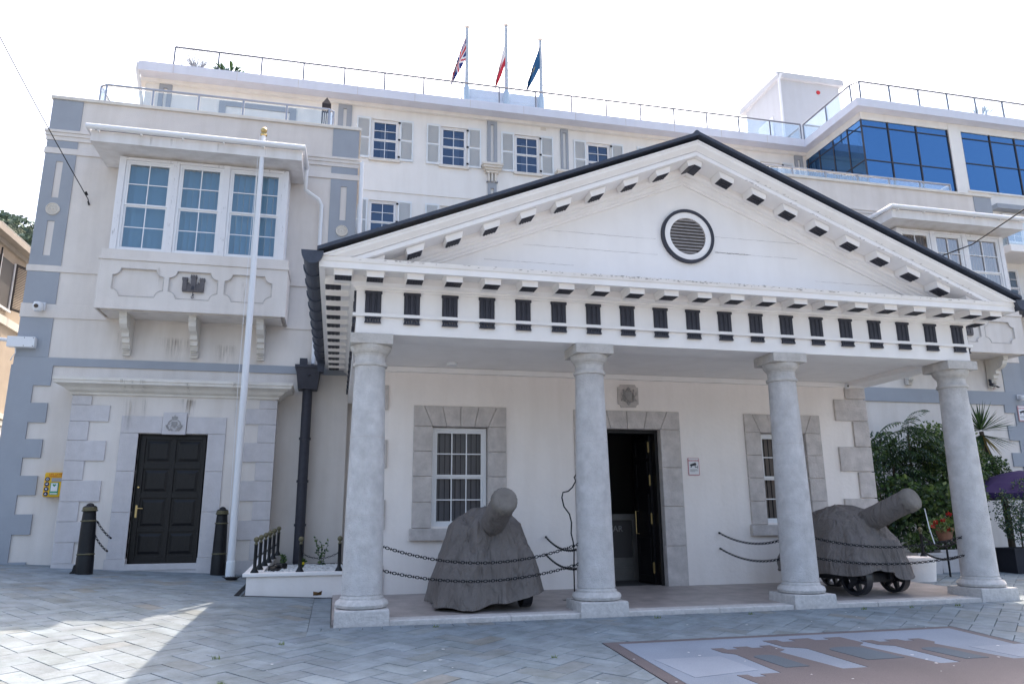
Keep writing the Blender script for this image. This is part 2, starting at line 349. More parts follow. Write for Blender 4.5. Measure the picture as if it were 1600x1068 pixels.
for a_,b_ in ((tc.outputs['Object'],t1.inputs[0]),(t1.outputs[0],r1.inputs[0]),(at.outputs[0],mx.inputs[1]),(r1.outputs[0],mx.inputs[2]),(tc.outputs['Object'],vo.inputs[0]),(vo.outputs['Distance'],rv.inputs[0]),(mx.outputs[0],mx2.inputs[1]),(rv.outputs[0],mx2.inputs[2]),(mx2.outputs[0],b.inputs[0]),(tc.outputs['Object'],t4.inputs[0]),(t4.outputs[0],bp.inputs['Height']),(bp.outputs[0],b.inputs['Normal'])): n.links.new(a_,b_)
M['paving']=pav
def clip(poly,a,b,c):   # keep a*x+b*y<=c
    out=[]
    for i in range(len(poly)):
        p,q=poly[i],poly[(i+1)%len(poly)]; dp=a*p[0]+b*p[1]-c; dq=a*q[0]+b*q[1]-c
        if dp<=0: out.append(p)
        if dp*dq<0: t=dp/(dp-dq); out.append((p[0]+(q[0]-p[0])*t,p[1]+(q[1]-p[1])*t))
    return out
def subtract(polys,x0,x1,y0,y1):
    res=[]
    for P_ in polys:
        if max(p[0] for p in P_)<=x0 or min(p[0] for p in P_)>=x1 or max(p[1] for p in P_)<=y0 or min(p[1] for p in P_)>=y1: res.append(P_); continue
        rest=P_
        for a,b_,c in ((1,0,x0),(-1,0,-x1),(0,1,y0),(0,-1,-y1)):
            o=clip(rest,a,b_,c)
            if len(o)>2: res.append(o)
            rest=clip(rest,-a,-b_,-c)
            if len(rest)<3: break
    return res
def area(P_): return abs(sum(P_[i][0]*P_[(i+1)%len(P_)][1]-P_[(i+1)%len(P_)][0]*P_[i][1] for i in range(len(P_))))/2
blocks=[]
W_=.24
ca,sa=math.cos(R(41)),math.sin(R(41))
for i in range(-125,125):
    for j in range(-125,125):
        md=(i-j)%4
        if md==0: q=(i,j,i+2,j+1)
        elif md==3: q=(i,j,i+1,j+2)
        else: continue
        gp=.010+random.random()*.011
        P_=[(q[0]+gp,q[1]+gp),(q[2]-gp,q[1]+gp),(q[2]-gp,q[3]-gp),(q[0]+gp,q[3]-gp)]
        P_=[((x*ca-y*sa)*W_,(x*sa+y*ca)*W_) for x,y in P_]
        cx=sum(p[0] for p in P_)/4; cy=sum(p[1] for p in P_)/4
        if not(-16<cx<19 and -9.5<cy<9): continue
        polys=[P_]
        for rct in ((-.66,10.5,-.27,6.6),(2.62,7.36,-12,-1.60),(-1.80,-.2,2.92,7)): polys=subtract(polys,*rct)
        blocks+= [(p,) for p in polys if area(p)>.003]
x=-.66
while x<10.5:       # soldier course along the portico step and its left side
    l=.16+random.random()*.12; blocks.append(([(x+.004,-.27),(min(10.5,x+l)-.004,-.27),(min(10.5,x+l)-.004,-.02),(x+.004,-.02)],)); x+=l
y=-.02
while y<2.9:
    l=.3; blocks.append(([(-.655,y+.004),(-.39,y+.004),(-.39,y+l-.004),(-.655,y+l-.004)],)); y+=l
y=-.02
while y<6.6:
    blocks.append(([(10.23,y+.004),(10.49,y+.004),(10.49,y+.296),(10.23,y+.296)],)); y+=.3
pm=MB(); tones=[]
for (P_,) in blocks:
    cx=sum(p[0] for p in P_)/len(P_); cy=sum(p[1] for p in P_)/len(P_)
    A=sum(P_[i][0]*P_[(i+1)%len(P_)][1]-P_[(i+1)%len(P_)][0]*P_[i][1] for i in range(len(P_)))
    if A<0: P_=P_[::-1]
    dz=random.uniform(-.002,.002); tx_=random.uniform(-.006,.006); ty_=random.uniform(-.006,.006)
    z=lambda p: GF(*p)+dz+tx_*(p[0]-cx)+ty_*(p[1]-cy)
    k=len(P_); ins=[(cx+(p[0]-cx)*.985,cy+(p[1]-cy)*.985) for p in P_]
    pm.add([(p[0],p[1],z(p)) for p in ins]+[(p[0],p[1],z(p)-.004) for p in P_]+[(p[0],p[1],z(p)-.03) for p in P_],
        [list(range(k))]+[(k+i,k+(i+1)%k,(i+1)%k,i) for i in range(k)]+[(2*k+i,2*k+(i+1)%k,k+(i+1)%k,k+i) for i in range(k)])
    u=random.random(); v=random.uniform(.86,1.1)
    c=(.212,.258,.295) if u<.66 else ((.222,.268,.303) if u<.88 else ((.212,.245,.262) if u<.96 else (.225,.238,.235)))
    tones += [(c[0]*v,c[1]*v,c[2]*v,1)]*(2*k+1)
po=pm.build('paving','paving',kind='structure')
ca_=po.data.color_attributes.new('tone','BYTE_COLOR','CORNER'); 
ca_=po.data.color_attributes['tone']
flat=[0.0]*(len(po.data.loops)*4)
for p in po.data.polygons:
    for li in p.loop_indices: flat[li*4:li*4+4]=[min(1,max(0,t)) if q<3 else 1 for q,t in enumerate(tones[p.index])]
ca_.data.foreach_set('color',flat)
# inlaid castle mosaic
def granite(name,c,c2,sc=160):
    m=mat(name,c,.6,var=.01,vscale=sc,col2=c2,spec=.4); r=m.node_tree.nodes['Color Ramp']; r.color_ramp.elements[0].position=.42; r.color_ramp.elements[1].position=.56
    n=m.node_tree; t=n.nodes.new('ShaderNodeTexNoise'); t.inputs['Scale'].default_value=.9; t.inputs['Detail'].default_value=5; tc=[q for q in n.nodes if q.type=='TEX_COORD'][0]; n.links.new(tc.outputs['Object'],t.inputs[0])
    rr=n.nodes.new('ShaderNodeValToRGB'); rr.color_ramp.elements[0].position=.35; rr.color_ramp.elements[0].color=(.8,.8,.8,1); rr.color_ramp.elements[1].position=.65; n.links.new(t.outputs[0],rr.inputs[0])
    mx=n.nodes.new('ShaderNodeMixRGB'); mx.blend_type='MULTIPLY'; mx.inputs[0].default_value=1; n.links.new(r.outputs[0],mx.inputs[1]); n.links.new(rr.outputs[0],mx.inputs[2]); n.links.new(mx.outputs[0],n.nodes['Principled BSDF'].inputs[0]); return m
M['grb']=granite('granite_pale_blue',(.245,.29,.36),(.165,.205,.275)); M['grr']=granite('granite_red_brown',(.150,.130,.138),(.085,.074,.083)); M['grd']=granite('granite_dark',(.090,.12,.155),(.06,.085,.115))
M['grb2']=granite('granite_lighter',(.29,.33,.40),(.21,.25,.32))
def sheet(name,polys,mtl,dz):
    m=MB()
    for p in polys:
        A=sum(p[i][0]*p[(i+1)%len(p)][1]-p[(i+1)%len(p)][0]*p[i][1] for i in range(len(p)))
        if A<0: p=p[::-1]
        k=len(p); m.add([(x,y,GF(x,y)+dz) for x,y in p]+[(x,y,GF(x,y)-.012) for x,y in p],[list(range(k))]+[(k+i,k+(i+1)%k,(i+1)%k,i) for i in range(k)])
    return m.build(name,mtl,kind='structure')
sheet('mosaic_border_paving',[[(2.64,-1.61),(7.34,-1.61),(7.34,-8.0),(2.64,-8.0)]],'grr',.000)
sheet('mosaic_field_paving',[[(2.79,-1.73),(7.20,-1.73),(7.20,-7.95),(2.79,-7.95)]],'grb',.004)
_cx,_cy=-.386,-10.129
def remap(P):
    out=[]
    for x,y in P:
        zo=.03*max(0,-y-1.5); k0=1.312/(1.312-0.0)
        # ray through the old flat point, intersected with the sloping ground
        t=1.0
        for _ in range(30):
            yy=_cy+(y-_cy)*t; t=(1.312-GF(3,yy))/1.312
        out.append((_cx+(x-_cx)*t,_cy+(y-_cy)*t))
    return out
cas=[(3.0,-3.96),(3.10,-3.96),(3.10,-4.06),(3.22,-4.06),(3.22,-3.96),(3.42,-3.96),(3.50,-3.05),(3.42,-2.95),(3.42,-2.70),(3.55,-2.70),(3.55,-2.80),(3.68,-2.80),(3.68,-2.68),(3.84,-2.68),(3.84,-2.78),(3.98,-2.78),(3.98,-2.68),(4.10,-2.68),(4.10,-2.95),(3.98,-3.05),(4.04,-3.95),
 (4.30,-3.95),(4.36,-2.95),(4.19,-2.80),(4.19,-2.40),(4.36,-2.40),(4.36,-2.52),(4.52,-2.52),(4.52,-2.38),(4.76,-2.38),(4.76,-2.52),(4.94,-2.52),(4.94,-2.40),(5.14,-2.40),(5.14,-2.80),(5.0,-2.92),(5.04,-3.97),
 (5.26,-3.97),(5.32,-3.05),(5.20,-2.95),(5.20,-2.68),(5.34,-2.68),(5.34,-2.80),(5.48,-2.80),(5.48,-2.70),(5.64,-2.70),(5.64,-2.82),(5.76,-2.82),(5.76,-2.72),(5.90,-2.72),(5.90,-2.95),(5.80,-3.05),(5.86,-3.96),(6.06,-3.96),(6.06,-4.06),(6.2,-4.06),(6.2,-3.96),(6.34,-3.96),(6.34,-7.2),(3.0,-7.2)]
sheet('mosaic_castle_paving',[remap(cas)],'grr',.008)
def arch(x0,x1,y0,y1): 
    n_=10; r=(x1-x0)/2; cx=(x0+x1)/2; return [(x0,y0),(x1,y0)]+[(cx+r*math.cos(math.pi*i/n_),y1-r*.7+r*.7*math.sin(math.pi*i/n_)) for i in range(n_+1)]
sheet('mosaic_doorway_paving',[remap(a_) for a_ in (arch(3.58,3.82,-3.78,-3.18),arch(4.52,4.92,-3.66,-2.98),arch(5.42,5.68,-3.86,-3.24))],'grd',.012)
sheet('mosaic_light_field_paving',[remap([(2.62,-3.95),(2.62,-3.1),(3.3,-3.1),(3.3,-3.8)]),remap([(6.0,-3.9),(6.0,-3.3),(6.65,-3.3),(6.65,-3.9)])],'grb2',.007)
# drain channel by the planter
dr=MB()
for i in range(60): dr.box(-1.90+.0,-1.82,2.9+i*.05,2.93+i*.05,GF(-1.9,2.9+i*.05)-.01,GF(-1.9,2.9+i*.05)+.008)
for i in range(56): dr.box(-1.78+i*.028,-1.762+i*.028,2.86,2.93,GF(-1.78+i*.028,2.9)-.01,GF(-1.78+i*.028,2.9)+.008)
dr.build('drain_channel','black',kind='structure')
# small weeds in the joints, droppings
wd=MB()
for (x,y) in ((-.9,-1.0),(-1.5,-1.6),(-.3,.3),(.9,-.30),(3.9,-.3),(7.1,-.28),(7.9,-.3),(8.7,-.3),(1.9,-2.2),(-1.3,-2.6),(5.3,-.3)):
    for k_ in range(16):
        a=random.random()*6.28; l=random.uniform(.02,.05); q=Vector((x+random.uniform(-.04,.04),y+random.uniform(-.02,.02),GF(x,y)))
        d=Vector((math.cos(a)*.6,math.sin(a)*.6,1))*l; s_=Vector((-math.sin(a),math.cos(a),0))*.006; wd.add([q-s_,q+s_,q+d],[(0,1,2)])
wd.build('joint_weeds','lf3',kind='stuff')
dp=MB()
for k_ in range(46):
    x=random.uniform(-1,7); y=random.uniform(-5,-.5); r=random.uniform(.006,.02); z=GF(x,y)+.014
    if k_>36: x=random.uniform(4,6.3); y=random.uniform(-3.9,-2.8); z=GF(x,y)+.016
    dp.add([(x+r*math.cos(a*1.05)*random.uniform(.6,1.3),y+r*math.sin(a*1.05)*random.uniform(.6,1.3),z) for a in range(6)],[list(range(6))])
dp.build('droppings','signwhite',kind='stuff')
# ------------------------------------------------------------------ guardhouse portico
GH=thing('guardhouse','white pedimented guardhouse with four stone columns and black triglyphs in the middle of the courtyard','building',(4.9,3,0),world=True)
pod=MB()
pod.prism([(.30,-.2),(.30,.058),(3.0,.125),(3.0,-.2)],0,-.375,10.215)
po_=pod.build('podium','podium',GH)
cu=MB(); x=-.3
curbs=[.35,1.95,3.6,5.0,6.19,7.6,9.0,10.12]; x=-.28
for c_ in curbs:
    j=random.uniform(-.012,.006); cu.prism([(.03+j,-.1),(.03+j,.050),(.045+j,.062),(.30,.066),(.30,-.1)],0,x+.004,c_-.004); x=c_
cu.build('kerb_stones','plinth',po_)
WY=2.8
hol=[(1.19,2.20,1.20,2.92),(4.16,5.49,.1,2.93),(7.56,8.56,1.20,2.92)]
wl=MB(); wallface(wl,.0,9.98,-.1,3.98,WY,.32,hol)
wl.box(.0,.3,WY+.32,6.85,-.1,4.3).box(9.68,9.98,WY+.32,6.85,-.1,4.3)
wl.build('wall','render',GH)
# quoins of the portico wall
qs=MB()
zz=[.1,.62,1.14,1.68,2.23,2.78,3.3,3.66,3.96]
rq=[(3.62,3.97,.46),(3.17,3.60,.74),(2.66,3.155,.36),(2.17,2.65,.74),(1.66,2.155,.36),(1.15,1.645,.74),(.60,1.135,.36),(.1,.585,.74)]
for i,(a,b_,wd_) in enumerate(rq): qs.box(10.015-wd_+ (0),10.015,WY-.04,WY+.5,a,b_)
qs.build('quoins','stone',GH,bevel=.012); qs=MB()
for i,(a,b_,wd_) in enumerate(rq): qs.box(-.035,-.035+wd_*.62,WY-.04,WY+.5,a,b_)
qs.build('quoins','stone',GH,bevel=.012)
# stone surrounds
def surround(x0,x1,z0,z1,ox0,ox1,oz1,sill=None):
    m=MB(); y0=WY-.035; y1=WY+.30
    n_=4; step=(oz1-z0)/n_
    for s_ in (0,1):
        a,b_=(x0,ox0) if s_==0 else (ox1,x1)
        for i in range(n_): m.box(a,b_,y0,y1,z0+i*step+.003,z0+(i+1)*step-.003)
        # mitred corner
    m.prism([(x0,oz1+.003),(ox0-.004,oz1+.003),(ox0-.16,z1),(x0,z1)],1,y0,y1)
    m.prism([(ox1+.004,oz1+.003),(x1,oz1+.003),(x1,z1),(ox1+.16,z1)],1,y0,y1)
    k=4
    for i in range(k):
        lo0=ox0+(ox1-ox0)*i/k; lo1=ox0+(ox1-ox0)*(i+1)/k; up0_=ox0-.155+(ox1-ox0+.31)*i/k; up1=ox0-.155+(ox1-ox0+.31)*(i+1)/k
        m.prism([(lo0+.003,oz1+.002),(lo1-.003,oz1+.002),(up1-.003,z1),(up0_+.003,z1)],1,y0,y1)
    if sill: m.box(x0-.04,x1+.04,y0-.06,y1,z0-.20,z0-.004)
    return m
surround(.87,2.52,1.17,3.26,1.20,2.19,2.90,True).build('window_surround','stone',GH,bevel=.008)
surround(7.24,8.90,1.17,3.26,7.57,8.55,2.90,True).build('window_surround','stone',GH,bevel=.008)
surround(3.79,5.88,.11,3.26,4.17,5.48,2.92).build('door_surround','stone',GH,bevel=.008)
sash_window(GH,1.21,2.18,1.19,2.89,WY+.10,3,4,'pgl','blindg',fr=.06)
sash_window(GH,7.58,8.54,1.19,2.89,WY+.10,3,4,'pgl','curtain',fr=.06,backd=.2)
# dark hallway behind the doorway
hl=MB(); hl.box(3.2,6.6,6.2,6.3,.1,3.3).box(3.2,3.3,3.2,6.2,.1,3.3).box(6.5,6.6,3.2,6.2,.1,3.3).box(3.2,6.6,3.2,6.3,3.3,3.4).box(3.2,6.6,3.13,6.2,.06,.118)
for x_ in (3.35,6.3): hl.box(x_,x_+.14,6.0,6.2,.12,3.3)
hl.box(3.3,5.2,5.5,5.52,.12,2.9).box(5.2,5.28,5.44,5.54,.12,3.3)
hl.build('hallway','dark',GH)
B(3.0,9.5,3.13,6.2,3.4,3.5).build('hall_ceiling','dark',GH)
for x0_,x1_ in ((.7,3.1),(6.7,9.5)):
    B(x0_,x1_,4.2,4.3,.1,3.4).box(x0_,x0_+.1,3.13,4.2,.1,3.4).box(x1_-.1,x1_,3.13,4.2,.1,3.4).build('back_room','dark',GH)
df=MB().box(4.17,4.23,WY+.12,WY+.3,.12,2.92).box(5.42,5.48,WY+.12,WY+.3,.12,2.92).box(4.23,5.42,WY+.12,WY+.3,2.86,2.92); df.build('door_frame','doorblk',GH)
# open leaf folded inwards on the right
T=Matrix.Translation((5.40,WY+.3,0))@Matrix.Rotation(R(97),4,'Z')
lf=MB(T).box(0,.60,-.03,.03,.14,2.84)
for z0_,z1_ in ((.25,.95),(1.05,1.75),(1.85,2.35),(2.43,2.75)):
    lf.box(.08,.52,.03,.045,z0_,z0_+.03).box(.08,.52,.03,.045,z1_-.03,z1_).box(.08,.11,.03,.045,z0_+.03,z1_-.03).box(.49,.52,.03,.045,z0_+.03,z1_-.03)
dl=lf.build('door','doorblk',GH)
for z_ in (.42,1.30,2.0,2.62):
    MB(T).box(-.02,.03,.031,.05,z_-.09,z_+.09).cyl((-.005,.045,z_-.1),(-.005,.045,z_+.1),.012,n=8).build('hinge','brass',dl)
MB(T).tube([(.50,.03,1.02),(.50,.09,1.02),(.50,.09,1.44),(.50,.03,1.44)],.012).build('handle','brass',dl)
# coat of arms plaque above the door
def notched(cx,cz,w2,h2,nr):
    pts=[]
    for (sx,sz,a0) in ((1,1,270),(-1,1,0),(-1,-1,90),(1,-1,180)):
        pass
    out=[]
    for sx,sz in ((1,1),(-1,1),(-1,-1),(1,-1)):
        c_=Vector((cx+sx*w2,cz+sz*h2))
        st={(1,1):(270,180),(-1,1):(360,270),(-1,-1):(90,0),(1,-1):(180,90)}[(sx,sz)]
        for i in range(6):
            a=R(st[0]+(st[1]-st[0])*i/5); out.append((c_.x+nr*math.cos(a),c_.y+nr*math.sin(a)))
    return out
ca2=MB().prism(notched(4.87,3.54,.205,.215,.055),1,WY-.03,WY-.001)
ca2.prism(notched(4.87,3.54,.18,.19,.055),1,WY-.036,WY-.03)
cp_=ca2.build('coat_of_arms','stone',GH,bevel=.004)
rl_=MB(); yy=WY-.055
rl_.prism([(4.80,3.62),(4.80,3.50),(4.87,3.44),(4.94,3.50),(4.94,3.62)],1,yy,WY-.034)
rl_.box(4.84,4.90,yy,WY-.034,3.635,3.66).ball((4.87,yy,3.685),.018).ball((4.845,yy,3.67),.014).ball((4.895,yy,3.67),.014)
for s_ in (-1,1):
    rl_.tube([(4.87+s_*.09,yy,3.47),(4.87+s_*.11,yy,3.52),(4.87+s_*.09,yy,3.57),(4.87+s_*.10,yy,3.63)],[.012,.017,.016,.012]); rl_.ball((4.87+s_*.10,yy,3.645),.018)
    rl_.tube([(4.87+s_*.11,yy,3.53),(4.87+s_*.145,yy,3.55),(4.87+s_*.15,yy,3.60)],.007); rl_.tube([(4.87+s_*.1,yy,3.57),(4.87+s_*.07,yy,3.585)],.007); rl_.tube([(4.87+s_*.10,yy,3.48),(4.87+s_*.14,yy,3.47),(4.87+s_*.145,yy,3.44)],.007)
rl_.tube([(4.76,yy,3.455),(4.82,yy,3.42),(4.87,yy,3.435),(4.92,yy,3.42),(4.98,yy,3.455)],.008)
rl_.prism([(4.835,3.435),(4.835,3.385),(4.87,3.36),(4.905,3.385),(4.905,3.435)],1,yy+.004,WY-.034)
rr_=random.Random(3)
for q in range(90):
    a=rr_.random()*6.28; r_=rr_.random()**.6; u,v=.13*r_*math.cos(a),.12*r_*math.sin(a)
    rl_.ball((4.87+u,WY-.042,3.54+v),rr_.uniform(.006,.013),6)
rl_.build('heraldic_relief','relief',cp_)
# ceiling, beams
cl=MB()
for i in range(24): 
    y0_=.60+i*.092; cl.box(.1,9.9,y0_,y0_+.088,3.935,3.955)
cl.build('ceiling','white',GH)
cm=MB().box(-.05,9.95,2.70,WY-.001,3.84,3.93).box(-.05,9.95,.56,.62,3.85,3.93)
cm.build('ceiling_moulding','white',GH)
MB().cyl((1.46,2.3,3.90),(1.46,2.3,3.935),.09,n=20).torus((1.46,2.3,3.905),.085,.012).build('ceiling_light','wframe',GH)
# entablature
en=MB()
def ent_prof(inner=.46):
    # (depth-out, z) : positive = out from frieze plane
    return [(-inner,3.85),(0,3.85),(0,4.085),(.05,4.09),(.05,4.135),(.005,4.14),(.005,4.465),(.02,4.47),(.02,4.485),(.05,4.50),(.05,4.52),(.10,4.545),(.12,4.565),(.12,4.655),(.44,4.66),(.44,4.615),(.52,4.61),(.52,4.69),(.54,4.705),(.56,4.755),(-inner,4.80)]
FX0,FX1,FY=-.23,10.02,.10
P_=ent_prof()
def ringsweep(mb,prof,yend):
    vs=[];k=len(prof)
    for d,z in prof: vs.append((FX0-d,yend,z))
    for d,z in prof: vs.append((FX0-d,FY-d,z))
    for d,z in prof: vs.append((FX1+d,FY-d,z))
    for d,z in prof: vs.append((FX1+d,yend,z))
    fs=[(s_*k+i,(s_+1)*k+i,(s_+1)*k+(i+1)%k,s_*k+(i+1)%k) for s_ in range(3) for i in range(k)]+[list(range(k)),list(range(3*k,4*k))[::-1]]
    mb.add(vs,fs)
ringsweep(en,P_,6.68)
ent=en.build('entablature','white',GH)
# triglyphs with guttae
def triglyph_mesh():
    m=MB(); m.box(-.122,.122,-.032,0,4.425,4.462)
    for u in (-.105,-.03,.045): 
        m.prism([(u+.0,-.012),(u+.012,-.028),(u+.048,-.028),(u+.060,-.012),(u+.060,0),(u,0)],2,4.142,4.425)
    m.box(-.112,.112,-.014,0,4.142,4.425)
    m.box(-.112,.112,-.045,-.002,4.062,4.083)
    for i in range(6):
        u=-.094+i*.0376; m.prism([(u-.008,4.062),(u+.008,4.062),(u+.017,4.012),(u-.017,4.012)],1,-.040,-.004)
    m.box(-.115,.115,-.044,-.002,3.998,4.012)
    return m
tg=triglyph_mesh().build('triglyph','darktrim',ent); tg.location=(0,FY-.006,0)
PER=.5455
for i in range(1,19): c_=tg.copy(); C.objects.link(c_); c_.location=(i*PER,FY-.006,0)
for i in range(12):
    c_=tg.copy(); C.objects.link(c_); c_.location=(FX0+.006-.012,FY+.12+i*PER,0); c_.rotation_euler=(0,0,-math.pi/2)
    c_=tg.copy(); C.objects.link(c_); c_.location=(FX1+.006,FY+.12+i*PER,0); c_.rotation_euler=(0,0,math.pi/2)
def mutule_obj(parent,dz=0):
    m=MB(); m.prism([(-.115,0),(-.115,-.085),(-.135,-.04),(-.14,0)][::-1] if False else [(-.14,0),(-.135,-.03),(-.115,-.06),(-.115,-.125),(.115,-.125),(.115,-.06),(.135,-.03),(.14,0)],1,-.45,-.10)
    m.mi=1; m.box(-.112,.112,-.440,-.225,-.130,-.1255)
    for k_ in range(6):
        for q in range(3): m.box(-.10+k_*.036,-.08+k_*.036,-.425+q*.065,-.385+q*.065,-.137,-.130)
    return m.build('mutule',['white','darktrim'],parent)
mu=mutule_obj(ent); mu.location=(0,FY,4.659)
for i in list(range(1,19)): c_=mu.copy(); C.objects.link(c_); c_.location=(i*PER,FY,4.659)
for x_ in (-.43,10.22): c_=mu.copy(); C.objects.link(c_); c_.location=(x_,FY,4.659)
for i in range(12):
    c_=mu.copy(); C.objects.link(c_); c_.location=(FX0,FY+.12+i*PER,4.659); c_.rotation_euler=(0,0,-math.pi/2)
    c_=mu.copy(); C.objects.link(c_); c_.location=(FX1,FY+.12+i*PER,4.659); c_.rotation_euler=(0,0,math.pi/2)
# pediment
CX=4.9; SL=.4125
tp=MB(); tp.prism([(.05,4.78),(9.75,4.78),(CX,4.78+SL*4.85)],1,FY+.03,FY+.33)
ty_=tp.build('tympanum','white',GH)
def rake(mb,prof):
    """prof: (y, drop) vertical drop below the roof line; closed polygon swept along both slopes"""
    vs=[];k=len(prof)
    for xx in (-.74,CX,10.54):
        for y,d in prof:
            vs.append((xx,y,7.14-SL*abs(xx-CX)-d))
    fs=[(s_*k+i,(s_+1)*k+i,(s_+1)*k+(i+1)%k,s_*k+(i+1)%k) for s_ in range(2) for i in range(k)]+[list(range(k)),list(range(2*k,3*k))[::-1]]
    mb.add(vs,fs)
rk=MB(); rake(rk,[(-.50,.06),(-.50,.085),(-.485,.09),(-.475,.13),(-.44,.165),(-.415,.19),(-.41,.205),(-.385,.207),(-.385,.222),(-.42,.224),(-.42,.290),(-.38,.295),(-.05,.30),(-.05,.36),(-.03,.40),(.01,.42),(.01,.45),(.04,.47),(.05,.50),(.085,.52),(.09,.545),(.13,.55),(.13,.075)])
rc=rk.build('raking_cornice','white',GH); clipz(rc,4.757)
# trim the cornice ends below the level cornice by hiding them inside it
sm_=MB(); 
for sgn in (-1,1):
    for k_ in range(0,10):
        if k_==0 and sgn==1: continue
        cxm=CX+sgn*k_*PER; 
        def zt(x): return 7.14-SL*abs(x-CX)-.30
        if k_==0:
            m=MB(); m.add([(CX-.13,-.34,zt(CX-.13)),(CX,-.34,zt(CX)),(CX+.13,-.34,zt(CX+.13)),(CX+.11,-.34,zt(CX+.11)-.10),(CX,-.34,zt(CX)-.10),(CX-.11,-.34,zt(CX-.11)-.10),
                 (CX-.13,-.06,zt(CX-.13)),(CX,-.06,zt(CX)),(CX+.13,-.06,zt(CX+.13)),(CX+.11,-.06,zt(CX+.11)-.10),(CX,-.06,zt(CX)-.10),(CX-.11,-.06,zt(CX-.11)-.10)],[(0,1,4,5),(1,2,3,4),(6,11,10,7),(7,10,9,8),(0,5,11,6),(2,8,9,3)])
            m.mi=1; m.add([(CX+u,-.335+q*.27,zt(CX+u)-.105-e) for q in (0,1) for e in (0,.01) for u in (-.108,0,.108)],[(3,4,10,9),(4,5,11,10),(0,3,9,6),(2,8,11,5),(0,1,4,3),(1,2,5,4)])
            m.build('mutule',['white','darktrim'],rc); continue
        m=MB(); a,b_,a2,b2=cxm-.13,cxm+.13,cxm-.11,cxm+.11
        m.add([(a,-.34,zt(a)),(b_,-.34,zt(b_)),(b2,-.34,zt(b2)-.10),(a2,-.34,zt(a2)-.10),(a,-.06,zt(a)),(b_,-.06,zt(b_)),(b2,-.06,zt(b2)-.10),(a2,-.06,zt(a2)-.10)],[(0,1,2,3),(4,7,6,5),(0,3,7,4),(1,5,6,2),(3,2,6,7)])
        m.mi=1; m.add([(u,y,zt(u)-.102-e) for y in (-.328,-.125) for e in (0,.008) for u in (a2+.012,b2-.012)],[(0,1,3,2),(4,6,7,5),(2,3,7,6),(0,2,6,4),(1,5,7,3)])
        for q in range(5):
            u=a2+.018+q*.038
            for r_ in range(3): m.add([(uu,yy_,zt(uu)-.112-e) for yy_ in (-.315+r_*.062,-.275+r_*.062) for e in (0,.014) for uu in (u,u+.024)],[(2,3,7,6),(0,2,6,4),(1,5,7,3),(0,1,3,2)])
        mo_=m.build('mutule',['white','darktrim'],rc)
        if k_>=8: clipz(mo_,4.757)
# oculus vent
jb=MB()
for (x0_,x1_,z_) in ((2.6,4.38,5.62),(2.2,4.40,5.36),(5.42,7.4,5.74),(5.40,6.9,5.47),(1.6,3.0,5.08),(7.2,8.8,5.10)):
    q_=[(x0_+(x1_-x0_)*i/30,FY+.029,z_+random.uniform(-.004,.004)) for i in range(31)]
    jb.tube(q_,[random.uniform(.0008,.003) for _ in q_],4)
q_=[(5.40+i*.022,FY+.028,5.475+random.uniform(-.006,.006)) for i in range(30)]; jb.tube(q_,[random.uniform(.002,.009) for _ in q_],4)
jb.build('board_joints','louvre',ty_)
cm_=MB(); rc_=random.Random(9)
for q in range(260):
    if q<170: x=rc_.gauss(4.6,1.9) if q<110 else rc_.uniform(-.3,10.2); zc=rc_.uniform(4.725,4.757); yc=FY-.5615
    else:
        x=rc_.uniform(5.6,9.8); zc=7.14-SL*abs(x-CX)-rc_.choice([.20,.285,.29])+rc_.uniform(-.006,.006); yc=-.4225
        if zc<4.8: continue
    if not -.7<x<10.4: continue
    l=rc_.uniform(.006,.035); h_=rc_.uniform(.002,.008)
    cm_.add([(x-l,yc,zc),(x-l*.3,yc,zc-h_),(x+l,yc,zc-h_*.3),(x+l*.4,yc,zc+h_*.7)],[(0,1,2,3)])
tag(cm_.build('paint_chips','louvre',GH),kind='stuff')
oc=Vector((4.925,FY+.03,5.70))
def ring(mb,r0,r1,y0,y1,n_=56):
    vs=[]
    for i in range(n_):
        a=2*math.pi*i/n_; ca0,sa0=math.cos(a),math.sin(a)
        for r,y in ((r0,y0),(r1,y0),(r1,y1),(r0,y1)): vs.append((oc.x+r*ca0,y,oc.z+r*sa0))
    mb.add(vs,[(i*4+j,((i+1)%n_)*4+j,((i+1)%n_)*4+(j+1)%4,i*4+(j+1)%4) for i in range(n_) for j in range(4)])
vn=MB(); ring(vn,.405,.455,oc.y-.055,oc.y); vt=vn.build('round_vent','darktrim',GH)
vn=MB(); ring(vn,.31,.405,oc.y-.04,oc.y); vn.build('vent_ring','white',vt)
vn=MB().lathe([(.312,0),(.312,.004)],(oc.x,oc.y-.006,oc.z),48,(0,1,0)); vn.build('vent_back','dark',vt)
vn=MB()
for i in range(11):
    z_=-.275+i*.054; hw=math.sqrt(max(0,.31**2-(z_)**2))
    vn.add([(oc.x-hw,oc.y-.012,oc.z+z_+.022),(oc.x+hw,oc.y-.012,oc.z+z_+.022),(oc.x+hw,oc.y-.038,oc.z+z_-.012),(oc.x-hw,oc.y-.038,oc.z+z_-.012),(oc.x-hw,oc.y-.012,oc.z+z_+.030),(oc.x+hw,oc.y-.012,oc.z+z_+.030),(oc.x+hw,oc.y-.038,oc.z+z_-.004),(oc.x-hw,oc.y-.038,oc.z+z_-.004)],[(0,1,2,3),(7,6,5,4),(3,2,6,7),(0,3,7,4),(1,5,6,2)])
vn.build('louvre_slats','louvre',vt)
# roof
rf=MB()
def roofside(s_):
    e=CX+s_*5.68
    prof=[(CX,7.14),(e,7.14-SL*5.68),(e,7.14-SL*5.68+.05),(CX,7.19)]
    rf.prism(prof,1,-.56,9.0)
roofside(-1); roofside(1)
rfo=rf.build('roof','slate',GH)
rd=MB(); rd.tube([(CX,-.50,7.20),(CX,9,7.20)],.05,10)
rd.build('ridge','slate',rfo)
